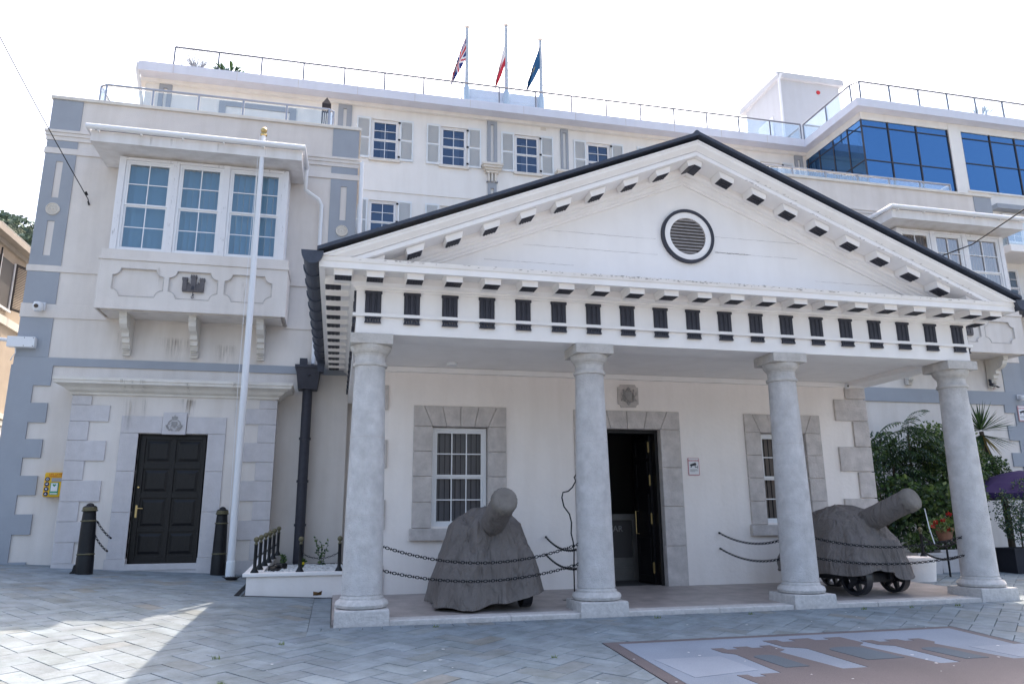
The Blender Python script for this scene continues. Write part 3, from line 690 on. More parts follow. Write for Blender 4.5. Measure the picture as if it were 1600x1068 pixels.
# gutters with stepped sections along both eaves
for s_ in (-1,1):
    gm=MB(); xe=CX+s_*5.74
    ysec=-.52; k_=0
    while ysec<6.2:
        y1=min(ysec+.62,6.3); k=10; r0=.135 if k_==0 else .125
        for (ya,yb,r) in ((ysec,ysec+.06,.145),(ysec+.06,y1,.128)):
            prof=[(xe+r*math.cos(math.pi+math.pi*i/10),4.80+r*1.25*math.sin(math.pi+math.pi*i/10)) for i in range(11)]
            gm.prism(prof,1,ya,yb)
        ysec=y1; k_+=1
    gm.prism([(xe-.09,4.72),(xe+.09,4.72),(xe+.06,4.45),(xe-.06,4.45)],1,6.15,6.4)
    gm.build('gutter','slate',GH,smooth=False)
# columns
for i in range(4):
    cx=3.27*i; cy=.35
    sh=MB().lathe([(.262,.36),(.272,.37),(.268,.42),(.262,.9),(.252,1.6),(.238,2.3),(.222,3.0),(.212,3.40),(.225,3.42)],(cx,cy,0),40)
    col=sh.build('column','column',GH,smooth=True)
    jm=MB()
    for z_ in (1.38,2.42) if i%2==0 else (1.36,2.40): jm.torus((cx,cy,z_),.2545 if z_<2 else .2375,.0025,n=40,m=4)
    jm.build('joint_line','stone',col)
    MB().lathe([(.30,.195),(.335,.21),(.35,.245),(.335,.285),(.30,.305),(.285,.31),(.285,.335),(.268,.345),(.262,.362)],(cx,cy,0),40).build('base','plinth',col,smooth=True)
    h=.35; MB().prism([(cx-h,0),(cx-h+.0,0),(cx+h,0),(cx+h,0)],1,0,.01) if False else None
    pl=MB(); a=.349
    pl.add([(cx-a*s,cy-a*s,z) if q==0 else ((cx+a*s,cy-a*s,z) if q==1 else ((cx+a*s,cy+a*s,z) if q==2 else (cx-a*s,cy+a*s,z))) for z,s in ((-.05,1.01),(.18,.985),(.196,.965)) for q in range(4)],[(0,1,5,4),(1,2,6,5),(2,3,7,6),(3,0,4,7),(4,5,9,8),(5,6,10,9),(6,7,11,10),(7,4,8,11),(8,9,10,11)])
    pl.build('plinth','plinth',col,bevel=.006)
    MB().lathe([(.212,3.405),(.238,3.415),(.245,3.44),(.238,3.46),(.222,3.465),(.214,3.475),(.214,3.56),(.224,3.57),(.224,3.585),(.235,3.59),(.27,3.64),(.285,3.69),(.285,3.70)],(cx,cy,0),40).build('capital','capstone',col,smooth=True)
    MB().box(cx-.295,cx+.295,cy-.295,cy+.295,3.702,3.848).build('abacus','capstone',col,bevel=.01)
# ------------------------------------------------------------------ wings
def octo(cx,cz,w2,h2,r):   # rectangle with concave corners (sunk panel outline)
    return notched(cx,cz,w2,h2,r)
def panel_frame(mb, cx,cz,w2,h2,r,x0,x1,z0,z1,y0,y1):
    """slab x0..x1,z0..z1 with a notched opening"""
    inner=notched(cx,cz,w2,h2,r); n_=len(inner)
    # outer points matched by angle
    vs=[]; 
    def outer(p):
        dx,dz=p[0]-cx,p[1]-cz; k=min((( (x1-cx) if dx>0 else (cx-x0))/abs(dx)) if abs(dx)>1e-9 else 9e9, (((z1-cz) if dz>0 else (cz-z0))/abs(dz)) if abs(dz)>1e-9 else 9e9)
        return (cx+dx*k, cz+dz*k)
    out=[outer(p) for p in inner]
    # ensure outer corners exist: snap nearest
    for c_ in ((x0,z0),(x1,z0),(x1,z1),(x0,z1)):
        i=min(range(n_),key=lambda i:(out[i][0]-c_[0])**2+(out[i][1]-c_[1])**2); out[i]=c_
    for p,q in zip(inner,out): vs+=[(p[0],y0,p[1]),(q[0],y0,q[1]),(p[0],y1,p[1])]
    fs=[]
    for i in range(n_):
        j=(i+1)%n_; fs+=[(3*i,3*i+1,3*j+1,3*j),(3*i,3*j,3*j+2,3*i+2)]
    mb.add(vs,fs)
def bracket(parent,x,y,z1,h=.80,d=.62,wd=.15):
    prof=[(y,z1),(y-d,z1),(y-d,z1-.10),(y-d*.94,z1-.13),(y-d*.9,z1-.22),(y-d*.75,z1-.30),(y-d*.55,z1-.34),(y-d*.50,z1-.36),(y-d*.50,z1-.44),(y-d*.36,z1-.46),(y-d*.36,z1-.55),(y-d*.25,z1-.57),(y-d*.25,z1-.67),(y-d*.16,z1-.69),(y-d*.16,z1-h),(y,z1-h)]
    m=MB().prism(prof,0,x-wd/2,x+wd/2).box(x-wd*.78,x+wd*.78,y-d-.03,y,z1-.0,z1+.001+.06)
    for s_ in (-1,1):
        m.cyl((x+s_*wd/2,y-d*.55,z1-.2),(x+s_*(wd/2+.012),y-d*.55,z1-.2),.07,n=16)
    for i in range(7): m.box(x-wd/2+.02,x+wd/2-.02,y-d*.28-.012,y-d*.1,z1-.48-i*.045,z1-.465-i*.045)
    return m.build('bracket','cream',parent,bevel=.004)
def medallion(parent,x,y,z,r=.14):
    m=MB().lathe([(r,0),(r,.02),(r*.9,.035),(r*.82,.02),(r*.8,.015)],(x,y,z),32,(0,-1,0)).torus((x,y-.02,z),r*.93,.010,'y',32,6)
    for i in range(16):
        a=2*math.pi*i/16; m.ball((x+r*.58*math.cos(a),y-.018,z+r*.58*math.sin(a)),r*.1,8)
    m.ball((x,y-.02,z),r*.17,8); m.torus((x,y-.018,z),r*.36,.006,'y',20,5)
    return m.build('medallion','cream',parent,smooth=False)
def wing(W, X0, X1, bx0, bx1, wallm, outer, curtain):
    """two-storey wing with bay window; front wall at y=6.7"""
    Y=6.7; pw=.62
    wb=MB(); wallface(wb,X0,X1,-.3,10.3,Y,.3,[(bx0+.2,bx1-.2,6.9,8.85)]); wb.box(X0,X0+.3,Y+.3,13,-.3,10.3).box(X1-.3,X1,Y+.3,13,-.3,10.3).box(X0,X1,Y+.3,13,9.98,10.3)
    wb.build('wall',wallm,W)
    pp=MB().box(X0,X1,Y,Y+.35,10.3,10.56).box(X0,X0+.35,Y+.35,13,10.3,10.56).box(X1-.35,X1,Y+.35,13,10.3,10.56)
    pr=pp.build('parapet',wallm,W)
    cp=MB()
    for (a,b_,c_,d_) in ((X0-.04,X1+.04,Y-.05,Y+.40),(X0-.04,X0+.40,Y+.40,13),(X1-.40,X1+.04,Y+.40,13)): cp.box(a,b_,c_,d_,10.56,10.64)
    cp.build('coping','cream',pr,bevel=.01)
    sc=MB()
    for z0,z1,dd in ((9.74,9.80,.07),(9.66,9.74,.05),(9.56,9.66,.03),(9.24,9.38,.03),(6.51,6.65,.03),(5.50,5.80,.025)):
        sc.box(X0-dd,X1+dd,Y-dd,Y-.001,z0,z1)
        sc.box(X0-dd,X0-.001,Y,Y+2.5,z0,z1)
        sc.box(X1+.001,X1+dd,Y,Y+2.5,z0,z1)
    sc.build('string_course',wallm,W,bevel=.006)
    sb=MB().box(X0,X1,Y-(.035 if outer==0 else .039),Y-.001,4.48 if outer==0 else 4.28,4.65); sb.build('blue_band','blue',W)
    for (a,b_) in ((X0,X0+pw),(X1-pw,X1)):
        inn=b_ if a==X0 else a
        m=MB()
        for z0,z1 in ((9.805,10.555),(9.385,9.555),(6.655,9.235),(5.805,6.505),(4.655,5.495))[:5 if (a==X0)==(outer==0) else 4]:
            pcs=[(z0,z1)]
            if z0==6.655:
                cx=(a+b_)/2
                for q0,q1 in ((6.655,6.87),(7.66,8.20),(9.06,9.235)): m.box(a,b_,Y-.02,Y-.001,q0,q1)
                for q0,q1 in ((6.87,7.66),(8.20,9.06)): m.box(a,cx-.07,Y-.02,Y-.001,q0,q1).box(cx+.07,b_,Y-.02,Y-.001,q0,q1)
            else: m.box(a,b_,Y-.02,Y-.001,z0,z1)
        p=m.build('pilaster','blue',W)
        medallion(p,(a+b_)/2,Y-.02,7.93)
    # quoins on both corners
    lv=[(4.06,4.48,1),(3.70,4.06,0),(3.30,3.70,1),(2.96,3.30,0),(2.59,2.96,1),(2.23,2.59,0),(1.85,2.23,1),(1.48,1.85,0),(1.09,1.48,1),(.73,1.09,0),(-.1,.57,1),(.57,.73,0)]
    for s_,e in (((1,X0),) if outer==0 else ((-1,X1),)):
        m=MB()
        for z0,z1,wde in lv:
            l=.74 if wde else .42
            m.box(min(e,e+s_*l),max(e,e+s_*l),Y-.035,Y-.001,z0,z1)
            if s_>0: m.box(e-.03,e-.001,Y-.035,Y+(.42 if wde else .74),z0,z1)
            else: m.box(e+.001,e+.03,Y-.035,Y+(.42 if wde else .74),z0,z1)
        m.build('quoins','blue',W)
    # bay window
    BY=5.9
    bw=MB().box(bx0,bx1,BY,Y-.04,5.60,6.60)
    bay=bw.build('bay_base',wallm,W)
    fm_=MB(); n3=(bx1-bx0)/3; cz=6.13
    cs=[bx0+.74,(bx0+bx1)/2-.02,bx1-.76]; ed=[bx0,(cs[0]+cs[1])/2,(cs[1]+cs[2])/2,bx1]; hw=[.49,.48,.48]
    for i in range(3): panel_frame(fm_,cs[i],cz,hw[i],.30,.15,ed[i],ed[i+1],5.55,6.60,BY-.045,BY-.001)
    for s_,e in ((1,bx0),(-1,bx1)):
        m_=MB(Matrix(((0,-s_*1.0,0,e),(1,0,0,0),(0,0,1,0),(0,0,0,1)))); 
    fm_.box(bx0-.03,bx0-.001,BY-.045,Y-.04,5.55,6.60).box(bx1+.001,bx1+.03,BY-.045,Y-.04,5.55,6.60)
    fm_.build('panel_frame',wallm,bay)
    for i in range(3):
        q_=[(u,BY-.046,v) for u,v in notched(cs[i],cz,hw[i],.30,.15)]; MB().tube(q_+[q_[0]],.009,5).build('panel_edge_shade','capstone',bay)  # added dark tube, draws the shaded edge of each sunk panel
    lg=MB().box(bx0-.05,bx1+.05,BY-.07,Y-.04,6.602,6.66).box(bx0-.02,bx1+.02,BY-.03,Y-.04,6.66,6.84)
    lg.box(bx0+.06,bx1-.06,BY+.05,Y-.04,5.54,5.598)
    lg.build('bay_sill',wallm,bay,bevel=.006)
    # castle emblem
    cx=cs[1]; m=MB()
    y0,y1=BY-.06,BY-.002
    m.box(cx-.21,cx+.21,y0,y1,6.0,6.035).box(cx-.18,cx+.18,y0+.01,y1,6.035,6.17)
    for u,wd,h in ((-.17,.085,6.24),(0,.10,6.30),(.17,.085,6.24)):
        m.box(cx+u-wd/2,cx+u+wd/2,y0-.012,y1,6.035,h).box(cx+u-wd*.62,cx+u+wd*.62,y0-.02,y1,h,h+.03)
        for t in (-.45,0,.45): m.box(cx+u+t*wd-.014,cx+u+t*wd+.014,y0-.02,y1,h+.03,h+.06)
    for u in (-.10,.10): m.box(cx+u-.015,cx+u+.015,y0,y1,6.17,6.20)
    m.cyl((cx,y0+.02,5.995),(cx,y0+.02,5.90),.008,n=6).torus((cx,y0+.02,5.885),.022,.007,'y',12,5).box(cx,cx+.03,y0+.015,y0+.025,5.92,5.945)
    cst=m.build('castle_emblem','castle',W)
    MB().prism([(cx-.03,6.036),(cx+.03,6.036),(cx+.03,6.10),(cx,6.13),(cx-.03,6.10)],1,y0-.016,y0-.012).build('emblem_gate','darktrim',cst)
    for u in (.48,1.82,3.18): bracket(W,bx0+u,Y-.036,5.535)
    # windows of the bay
    fx0,fx1=bx0+.10,bx1-.09
    fr=MB(); top=8.95
    jx=[fx0,fx0+1.09,fx0+2.13,fx1]
    jw=.13
    fr.box(fx0,fx0+jw,BY,BY+.13,6.84,top).box(fx1-jw,fx1,BY,BY+.13,6.84,top)
    for x_ in jx[1:3]: fr.box(x_-.015,x_+jw-.015,BY,BY+.13,6.84,top)
    fr.box(fx0+jw,fx1-jw,BY+.01,BY+.12,8.89,top)
    fr.box(fx0,fx0+jw,BY+.13,Y,6.84,6.95).box(fx0,fx0+jw,BY+.13,Y,8.85,top).box(fx1-jw,fx1,BY+.13,Y,6.84,6.95).box(fx1-jw,fx1,BY+.13,Y,8.85,top)
    fr.box(fx0+.01,fx0+.12,BY+.13,Y,6.95,8.85) .box(fx1-.12,fx1-.01,BY+.13,Y,6.95,8.85)
    fo=fr.build('bay_frame','peel',W,bevel=.004)
    sp=[(fx0+jw,jx[1]-.015),(jx[1]+jw-.015,jx[2]-.015),(jx[2]+jw-.015,fx1-jw)]
    for a,b_ in sp: sash_window(W,a,b_,6.845,8.888,BY+.03,2,4,'wgl' if outer==0 else 'pgl',curtain,fr=.05,backd=.16)
    # bay eaves board and gutter
    ex0,ex1=bx0-.37,bx1+.20; ey=BY-.45
    ev=MB().box(ex0,ex1,ey,Y-.04,9.02,9.26).build('bay_eaves','peel',W)
    ev.data.materials[0]=M['wframe2']
    MB().box(ex0+.05,ex1-.05,ey+.05,Y-.04,9.262,9.30).build('bay_roof','slate',ev)
    gt=MB().tube([(ex0-.07,Y-.05,9.31),(ex0-.07,ey-.07,9.31),(ex1+.06,ey-.07,9.30),(ex1+.06,Y-.3,9.30)],.062,10)
    u=ex0+.15
    while u<ex1: gt.box(u-.012,u+.012,ey-.08,ey-.001,9.22,9.38); u+=.82
    gt.build('bay_gutter','plastic',W,smooth=True)
    railing(pr,[(X0+.75,9.0,10.64),(X0+.75,Y+.22,10.64),(X1-.55,Y+.22,10.64),(X1-.55,9,10.64)],.55,8) if False else None
    return pr
M['wframe2']=mat('weathered_board',(.76,.74,.73),.7,var=.06,vscale=3,stain=.35)
LW=thing('wing_building','pale wing left of the guardhouse with a three-light bay window and a black panelled door','building',(-3.6,8,0),world=True)
wing(LW,-6.97,-.23,-5.33,-1.66,'beige',0,'blind')
railing(LW,[(-6.15,8.6,10.64),(-6.15,7.02,10.64),(-6.0,6.92,10.64),(-.98,6.92,10.64),(-.88,7.0,10.64),(-.88,8.6,10.64)],.55,9)
RW=thing('wing_building','pale wing right of the guardhouse with a bay window above the garden','building',(14.2,8,0),world=True)
wing(RW,10.25,18.35,14.06,17.74,'beige',1,'blindg')
railing(RW,[(10.8,6.92,10.64),(17.2,6.92,10.64),(17.2,7.6,10.64)],.34,7)
# projecting door block of the left wing
DY=6.2
dw=MB(); wallface(dw,-5.60,-1.72,-.2,3.82,DY,.12,[(-4.34,-3.02,.2,3.06)]); dw.box(-5.60,-5.3,DY+.12,6.699,-.2,3.82).box(-2.0,-1.72,DY+.12,6.699,-.2,3.82).box(-5.3,-2.0,DY+.12,6.699,3.4,3.82)
dw.build('door_block','beige',LW)
qm=MB(); zs_=[3.80,3.61,3.28,2.90,2.50,2.12,1.71,1.33,.94,.55,-.1]
for i in range(len(zs_)-1):
    narrow=(i%2==0); l=.33 if narrow else .68; a,b_=zs_[i+1]+.003,zs_[i]-.003
    qm.box(-5.63,-5.60+l,DY-.03,DY-.001,a,b_).box(-5.63,-5.601,DY-.001,6.69,a,b_)
qm.build('door_block_quoins','palestone',LW,bevel=.006); qm=MB()
for i in range(len(zs_)-1):
    l=.33 if i%2==0 else .68; qm.box(-1.72-l,-1.69,DY-.03,DY-.001,zs_[i+1]+.003,zs_[i]-.003)
qm.build('door_block_quoins','palestone',LW,bevel=.006)
ds=MB()
for (a,b_,c_,d_) in ((-4.68,-4.34,.62,1.50),(-4.68,-4.34,1.506,2.3),(-4.68,-4.34,2.306,3.06),(-3.02,-2.68,.62,1.50),(-3.02,-2.68,1.506,2.3),(-3.02,-2.68,2.306,3.06),(-4.68,-3.91,3.066,3.41),(-3.44,-2.68,3.066,3.41)): ds.box(a,b_,DY-.03,DY+.11,c_,d_)
ds.box(-4.71,-4.33,DY-.045,DY+.11,.0,.616).box(-3.03,-2.65,DY-.045,DY+.11,.0,.616)
ds.box(-4.33,-3.03,DY-.02,DY+.3,.1,.50)
ds.build('door_surround','palestone',LW,bevel=.006)
ks=MB().box(-3.90,-3.45,DY-.07,DY+.0,3.04,3.49); kso=ks.build('keystone','palestone',LW,bevel=.008)
yy=DY-.078; rm=MB(); k0=(-3.675,3.25)
X_=lambda u:k0[0]+u; Z_=lambda v:k0[1]+v
rm.prism([(X_(-.055),Z_(.05)),(X_(-.055),Z_(-.03)),(X_(0),Z_(-.08)),(X_(.055),Z_(-.03)),(X_(.055),Z_(.05))],1,yy,DY-.071)
rm.box(X_(-.05),X_(.05),yy,DY-.071,Z_(.085),Z_(.11)); 
for u,v,r in ((-.04,.135,.022),(0,.145,.024),(.04,.135,.022),(0,.18,.010)): rm.lathe([(r,0),(r,.008)],(X_(u),DY-.071,Z_(v)),14,(0,-1,0))
for s_ in (-1,1):
    rm.tube([(X_(s_*.03),yy,Z_(-.13)),(X_(s_*.10),yy,Z_(-.10)),(X_(s_*.13),yy,Z_(-.03)),(X_(s_*.10),yy,Z_(.05)),(X_(s_*.06),yy,Z_(.08))],.010)
    rm.tube([(X_(s_*.08),yy,Z_(-.13)),(X_(s_*.13),yy,Z_(-.08)),(X_(s_*.155),yy,Z_(-.02))],.012)
rm.box(X_(-.03),X_(.03),yy-.004,yy,Z_(-.005),Z_(.03))
rr_=random.Random(4)
for q in range(60):
    a=rr_.random()*6.28; r_=rr_.random()**.5; rm.ball((X_(.11*r_*math.cos(a)),DY-.075,Z_(-.04+.085*r_*math.sin(a))),rr_.uniform(.005,.011),6)
rm.build('crest_relief','relief',kso)
for a,b_,c_,d_ in ((-3.885,-3.465,3.055,3.062),(-3.885,-3.465,3.468,3.475)): pass
bd=MB().box(-4.34,-3.02,DY+.13,DY+.2,.50,3.06); 
LD=bd.build('door_lining','doorblk',LW)
pn=MB()
pn.box(-4.30,-3.06,DY+.12,DY+.17,.52,3.02)
rows_=[(2.49,2.93),(1.90,2.35),(1.20,1.77),(.70,1.16)]
rows_=[(2.50,2.93),(1.90,2.34),(1.22,1.76),(.68,1.10)]
cols_=[(-4.20,-3.72),(-3.62,-3.14)]
db=pn; 
door=db.build('door','doorblk',LW)
pm_=MB()
yf=DY+.12
# stiles and rails standing proud of the panels
xs_=[-4.30,-4.21,-3.71,-3.63,-3.13,-3.06]
for a,b_ in ((-4.30,-4.21),(-3.71,-3.63),(-3.13,-3.06)): pm_.box(a,b_,yf-.03,yf-.001,.52,3.02)
zr=[(.52,.66),(1.12,1.20),(1.78,1.88),(2.36,2.48),(2.95,3.02)]
for c_ in ((-4.21,-3.71),(-3.63,-3.13)):
    for z0,z1 in zr: pm_.box(c_[0],c_[1],yf-.029,yf-.001,z0,z1)
    for i in range(4):
        z0,z1=zr[i][1]+.035,zr[i+1][0]-.035; a,b_=c_[0]+.035,c_[1]-.035
        pm_.add([(a,yf-.001,z0),(b_,yf-.001,z0),(b_,yf-.001,z1),(a,yf-.001,z1),(a+.05,yf-.018,z0+.05),(b_-.05,yf-.018,z0+.05),(b_-.05,yf-.018,z1-.05),(a+.05,yf-.018,z1-.05)],[(4,5,6,7),(0,1,5,4),(1,2,6,5),(2,3,7,6),(3,0,4,7)])
pm_.build('door_panels','doorblk',door,bevel=.004)
MB().box(-4.275,-4.24,yf-.045,yf-.031,1.40,1.64).tube([(-4.25,yf-.04,1.58),(-4.25,yf-.09,1.58),(-4.13,yf-.09,1.575)],.010).build('handle','brass',door)
MB().cyl((-4.26,yf-.05,1.99),(-4.26,yf-.03,1.99),.018).build('lock','brass',door)
MB().box(-4.34,-3.02,DY-.04,DY+.119,.40,.515).build('threshold','palestone',LW,bevel=.006)
# cornice over the door block
prof=[(DY-.001,3.82),(DY-.04,3.82),(DY-.045,3.86),(DY-.07,3.875),(DY-.12,3.90),(DY-.16,3.95),(DY-.22,3.985),(DY-.27,4.0),(DY-.30,4.01),(DY-.305,4.06),(DY-.32,4.07),(DY-.32,4.13),(DY+.5,4.16)]
cn=MB(); vs=[];k=len(prof)
for d,z in prof: vs.append((-5.62-(DY-d if d<DY else 0),6.69,z))
for d,z in prof: vs.append((-5.62-max(0,DY-d),min(d,6.69),z))
for d,z in prof: vs.append((-1.71+max(0,DY-d),min(d,6.69),z))
for d,z in prof: vs.append((-1.71+max(0,DY-d),6.69,z))
cn.add(vs,[(s_*k+i,(s_+1)*k+i,(s_+1)*k+(i+1)%k,s_*k+(i+1)%k) for s_ in range(3) for i in range(k-1)])
cn.box(-5.62,-1.71,DY,6.69,3.821,4.12)
cn.build('door_cornice','cream',LW)
# streaks of dirt running down from the cornice (real stain marks)
M['stain']=mat('rust_stain',(.30,.235,.17),.9)
_n=M['stain'].node_tree; _b=_n.nodes['Principled BSDF']; _t=_n.nodes.new('ShaderNodeTexCoord'); _g=_n.nodes.new('ShaderNodeTexNoise'); _g.inputs['Scale'].default_value=1
_m=_n.nodes.new('ShaderNodeMapping'); _m.inputs['Scale'].default_value=(28,28,2.2); _r=_n.nodes.new('ShaderNodeValToRGB'); _r.color_ramp.elements[0].position=.40; _r.color_ramp.elements[1].position=.70; _r.color_ramp.elements[1].color=(.55,.55,.55,1)
_uv=_n.nodes.new('ShaderNodeVertexColor'); _uv.layer_name='fade'; _x=_n.nodes.new('ShaderNodeMath'); _x.operation='MULTIPLY'
_n.links.new(_t.outputs['Object'],_m.inputs[0]); _n.links.new(_m.outputs[0],_g.inputs[0]); _n.links.new(_g.outputs[0],_r.inputs[0]); _n.links.new(_r.outputs[0],_x.inputs[0]); _n.links.new(_uv.outputs[0],_x.inputs[1]); _n.links.new(_x.outputs[0],_b.inputs['Alpha'])
def stains(parent,lst,mtl='stain',name='water_stains'):
    m=MB(); fd=[]
    for (x,z0,z1,w_,y) in lst:
        nx,nz=6,6
        vs=[];base=len(m.v)
        for j in range(nz+1):
            for i in range(nx+1):
                u=i/nx; v=j/nz; yy=y(z1+(z0-z1)*v) if callable(y) else y
                vs.append((x+(u-.5)*w_*(1-.3*v),yy,z1+(z0-z1)*v)); fd.append((1-abs(2*u-1))*(1-v)**.6 if j else 0.0)
        m.add(vs,[(j*(nx+1)+i,(j+1)*(nx+1)+i,(j+1)*(nx+1)+i+1,j*(nx+1)+i+1) for j in range(nz) for i in range(nx)])
    o=m.build(name,mtl,parent); ca=o.data.color_attributes.new('fade','FLOAT_COLOR','POINT'); fl=[]
    for q in fd: fl+=[q,q,q,1]
    ca.data.foreach_set('color',fl); return o
def corny(z):
    for i in range(len(prof)-2):
        if prof[i][1]<=z<=prof[i+1][1]: t=(z-prof[i][1])/max(1e-6,prof[i+1][1]-prof[i][1]); return prof[i][0]+(prof[i+1][0]-prof[i][0])*t-.006
    return DY-.006
for _s in ([(-4.66,3.85,4.12,.22,corny),(-4.50,3.84,4.12,.10,corny),(-4.30,3.85,4.12,.16,corny),(-2.55,3.84,4.12,.12,corny),(-3.45,3.84,4.10,.12,corny),(-4.55,3.05,3.80,.30,DY-.036),(-4.28,3.3,3.80,.12,DY-.036),(-2.52,3.2,3.80,.10,DY-.004),(-3.47,3.45,3.80,.42,DY-.004),(-3.42,3.42,3.8,.3,DY-.0055)]): stains(LW,[_s],name='water_stain')
for _s in ((-4.55,9.03,9.25,.10,5.447),(-4.1,9.04,9.25,.2,5.447),(-3.2,9.03,9.25,.06,5.447),(-2.2,9.05,9.24,.12,5.447),(-4.9,4.66,5.3,.5,6.698),(-3.9,4.66,5.2,.8,6.698),(-2.9,4.66,5.1,.6,6.698),(-4.2,6.0,6.5,.12,5.853),(-2.5,5.7,6.3,.15,5.853)): stains(LW,[_s],name='water_stain')
# white downpipe from the bay gutter, black hopper and drainpipe
MB().tube([(-1.40,6.35,9.24),(-1.40,6.35,8.9),(-1.40,6.45,8.78),(-1.10,6.55,8.62),(-1.03,6.60,8.5),(-1.03,6.60,4.70)],.045,10).build('rainwater_pipe','plastic',LW,smooth=True)
MB().tube([(-.14,6.62,9.7),(-.14,6.62,4.9)],.05,10).build('rainwater_pipe','plastic',LW,smooth=True)
hp=MB(); hx,hy=-1.10,6.42
hp.add([(hx-.20,hy-.17,4.08),(hx+.20,hy-.17,4.08),(hx+.20,hy+.17,4.08),(hx-.20,hy+.17,4.08),(hx-.26,hy-.24,4.56),(hx+.26,hy-.24,4.56),(hx+.26,hy+.24,4.56),(hx-.26,hy+.24,4.56)],[(0,3,2,1),(0,1,5,4),(1,2,6,5),(2,3,7,6),(3,0,4,7),(4,5,6,7)])
hp.box(hx-.28,hx+.28,hy-.26,hy+.26,4.54,4.60); hp.box(hx-.20,hx-.04,hy-.05,hy+.24,4.60,4.78)
hp.ball((hx+.02,hy-.23,4.38),.03)
for z_ in (0,): hp.cyl((hx,hy,4.10),(hx,hy,.3),.105,n=18)
for z_ in (3.0,2.1,1.2): hp.cyl((hx,hy,z_),(hx,hy,z_+.05),.125,n=18)
hp.build('hopper_and_drainpipe','darktrim',LW)
# lantern-like vent standing on the terrace
tt=thing('terrace_lantern','dark pointed metal lantern standing on the left wing roof terrace','lantern',(-1.13,9.0,10.3)); tt.scale=(.8,.8,1.52)
MB().box(-.16,.16,-.16,.16,0,.12).box(-.15,-.12,-.15,-.12,.12,1.35).box(.12,.15,-.15,-.12,.12,1.35).box(-.15,.15,-.15,.15,1.35,1.45).add([(-.15,-.15,1.45),(.15,-.15,1.45),(.15,.15,1.45),(-.15,.15,1.45),(0,0,1.62)],[(0,1,4),(1,2,4),(2,3,4),(3,0,4)]).build('frame','brownsh',tt)
m=MB()
for i in range(5): m.box(-.14+i*.065,-.115+i*.065,-.14,.14,.12,1.35)
m.build('bars','brownsh',tt)
# ------------------------------------------------------------------ rear block
RB=thing('rear_building','tall pale rear block with grey shuttered sash windows and glass railing above the guardhouse roof','building',(4.9,15,0),world=True)
RY=13.0
B(-.23,10.25,6.86,7.1,0,4.55).build('link_wall','beige',RB)
wins=[]
for cxw in (.68,3.03,5.65,8.32,10.76,13.16,15.32): wins.append((cxw,13.10,14.56)); wins.append((cxw,10.13,11.60))
hol=[(c_-.45,c_+.45,a,b_) for c_,a,b_ in wins]
rb=MB(); wallface(rb,-6.9,18.0,8.5,15.1,RY,.28,hol); rb.box(-6.9,-6.6,RY+.28,21,8.5,15.1)
rb.build('wall','rearw',RB)
for c_,a,b_ in wins:
    sash_window(RB,c_-.45,c_+.45,a,b_,RY+.06,2,4,'rgl','blindg' if False else None,fr=.05)
    B(c_-.52,c_+.52,RY-.08,RY+.06,a-.10,a-.002).build('window_sill','cream',RB,bevel=.006)
    for s_ in (-1,1):
        x0=c_+s_*.49; x1=c_+s_*.95; x0,x1=min(x0,x1),max(x0,x1)
        sh=MB().box(x0,x0+.05,RY-.05,RY-.012,a-.02,b_+.03).box(x1-.05,x1,RY-.05,RY-.012,a-.02,b_+.03)
        for q0,q1 in ((a-.02,a+.05),((a+b_)/2-.03,(a+b_)/2+.03),(b_-.04,b_+.03)): sh.box(x0+.05,x1-.05,RY-.05,RY-.012,q0,q1)
        z_=a+.06
        while z_<b_-.05:
            if abs(z_-(a+b_)/2)>.04: sh.add([(x0+.05,RY-.044,z_),(x1-.05,RY-.044,z_),(x1-.05,RY-.018,z_+.034),(x0+.05,RY-.018,z_+.034)],[(0,1,2,3)])
            z_+=.035
        so_=sh.build('shutter','shutter',RB)
        hg=MB()
        for z_ in (a+.1,(a+b_)/2,b_-.1): hg.box(c_+s_*.45-.02,c_+s_*.49+.02,RY-.07,RY-.05,z_-.03,z_+.03)
        hg.build('hinges','black',so_)
B(-6.4,17.9,13.9,14.0,8.5,15.3).build('dark_rooms','dark',RB)
for x_ in (.9,3.4,5.9,8.5):
    B(x_-.35,x_-.1,13.5,13.55,13.1,14.5).build('curtain','curtain' if x_<1 else 'blindg',RB)
for x0,x1,z0,z1 in ((-6.48,-6.10,12,15.02),(-.90,-.45,9,15.02),(4.20,4.55,13.24,15.02),(4.22,4.52,9,12.6),(6.88,7.16,13.24,15.02),(6.9,7.14,9,12.6),(16.35,16.7,9,15.0)):
    cx=(x0+x1)/2; m=MB()
    m.box(x0,cx-.055,RY-.06,RY-.001,z0,z1).box(cx+.055,x1,RY-.06,RY-.001,z0,z1).box(cx-.055,cx+.055,RY-.06,RY-.001,z1-.22,z1).box(cx-.055,cx+.055,RY-.06,RY-.001,z0,z0+.15)
    m.box(x0-.05,x1+.05,RY-.10,RY-.001,z1,z1+.04)
    m.build('pilaster','blue',RB)
m=MB().box(-6.9,16.9,RY-.03,RY-.001,11.92,12.0); m.build('string_course','rearw',RB)
for cx in (4.36,7.02):
    m=MB()
    for i,(hw,z0,z1,d) in enumerate(((.37,13.16,13.24,.30),(.33,13.08,13.16,.26),(.28,13.0,13.08,.20),(.22,12.92,13.0,.15))): m.box(cx-hw,cx+hw,RY-d,RY-.001,z0,z1)
    for u in (-.12,0,.12): m.box(cx+u-.035,cx+u+.035,RY-.12,RY-.001,12.64,12.92).ball((cx+u,RY-.10,12.64),.04,8)
    m.build('corbel','cream',RB,bevel=.004)
m=MB()
for (x0,x1,z0,z1) in ((-4.65,-2.25,14.42,14.58),(-4.65,-4.45,12.2,14.42),(-2.45,-2.25,12.2,14.42)): m.box(x0,x1,RY-.05,RY-.001,z0,z1)
m.build('terrace_opening_surround','blue',RB)
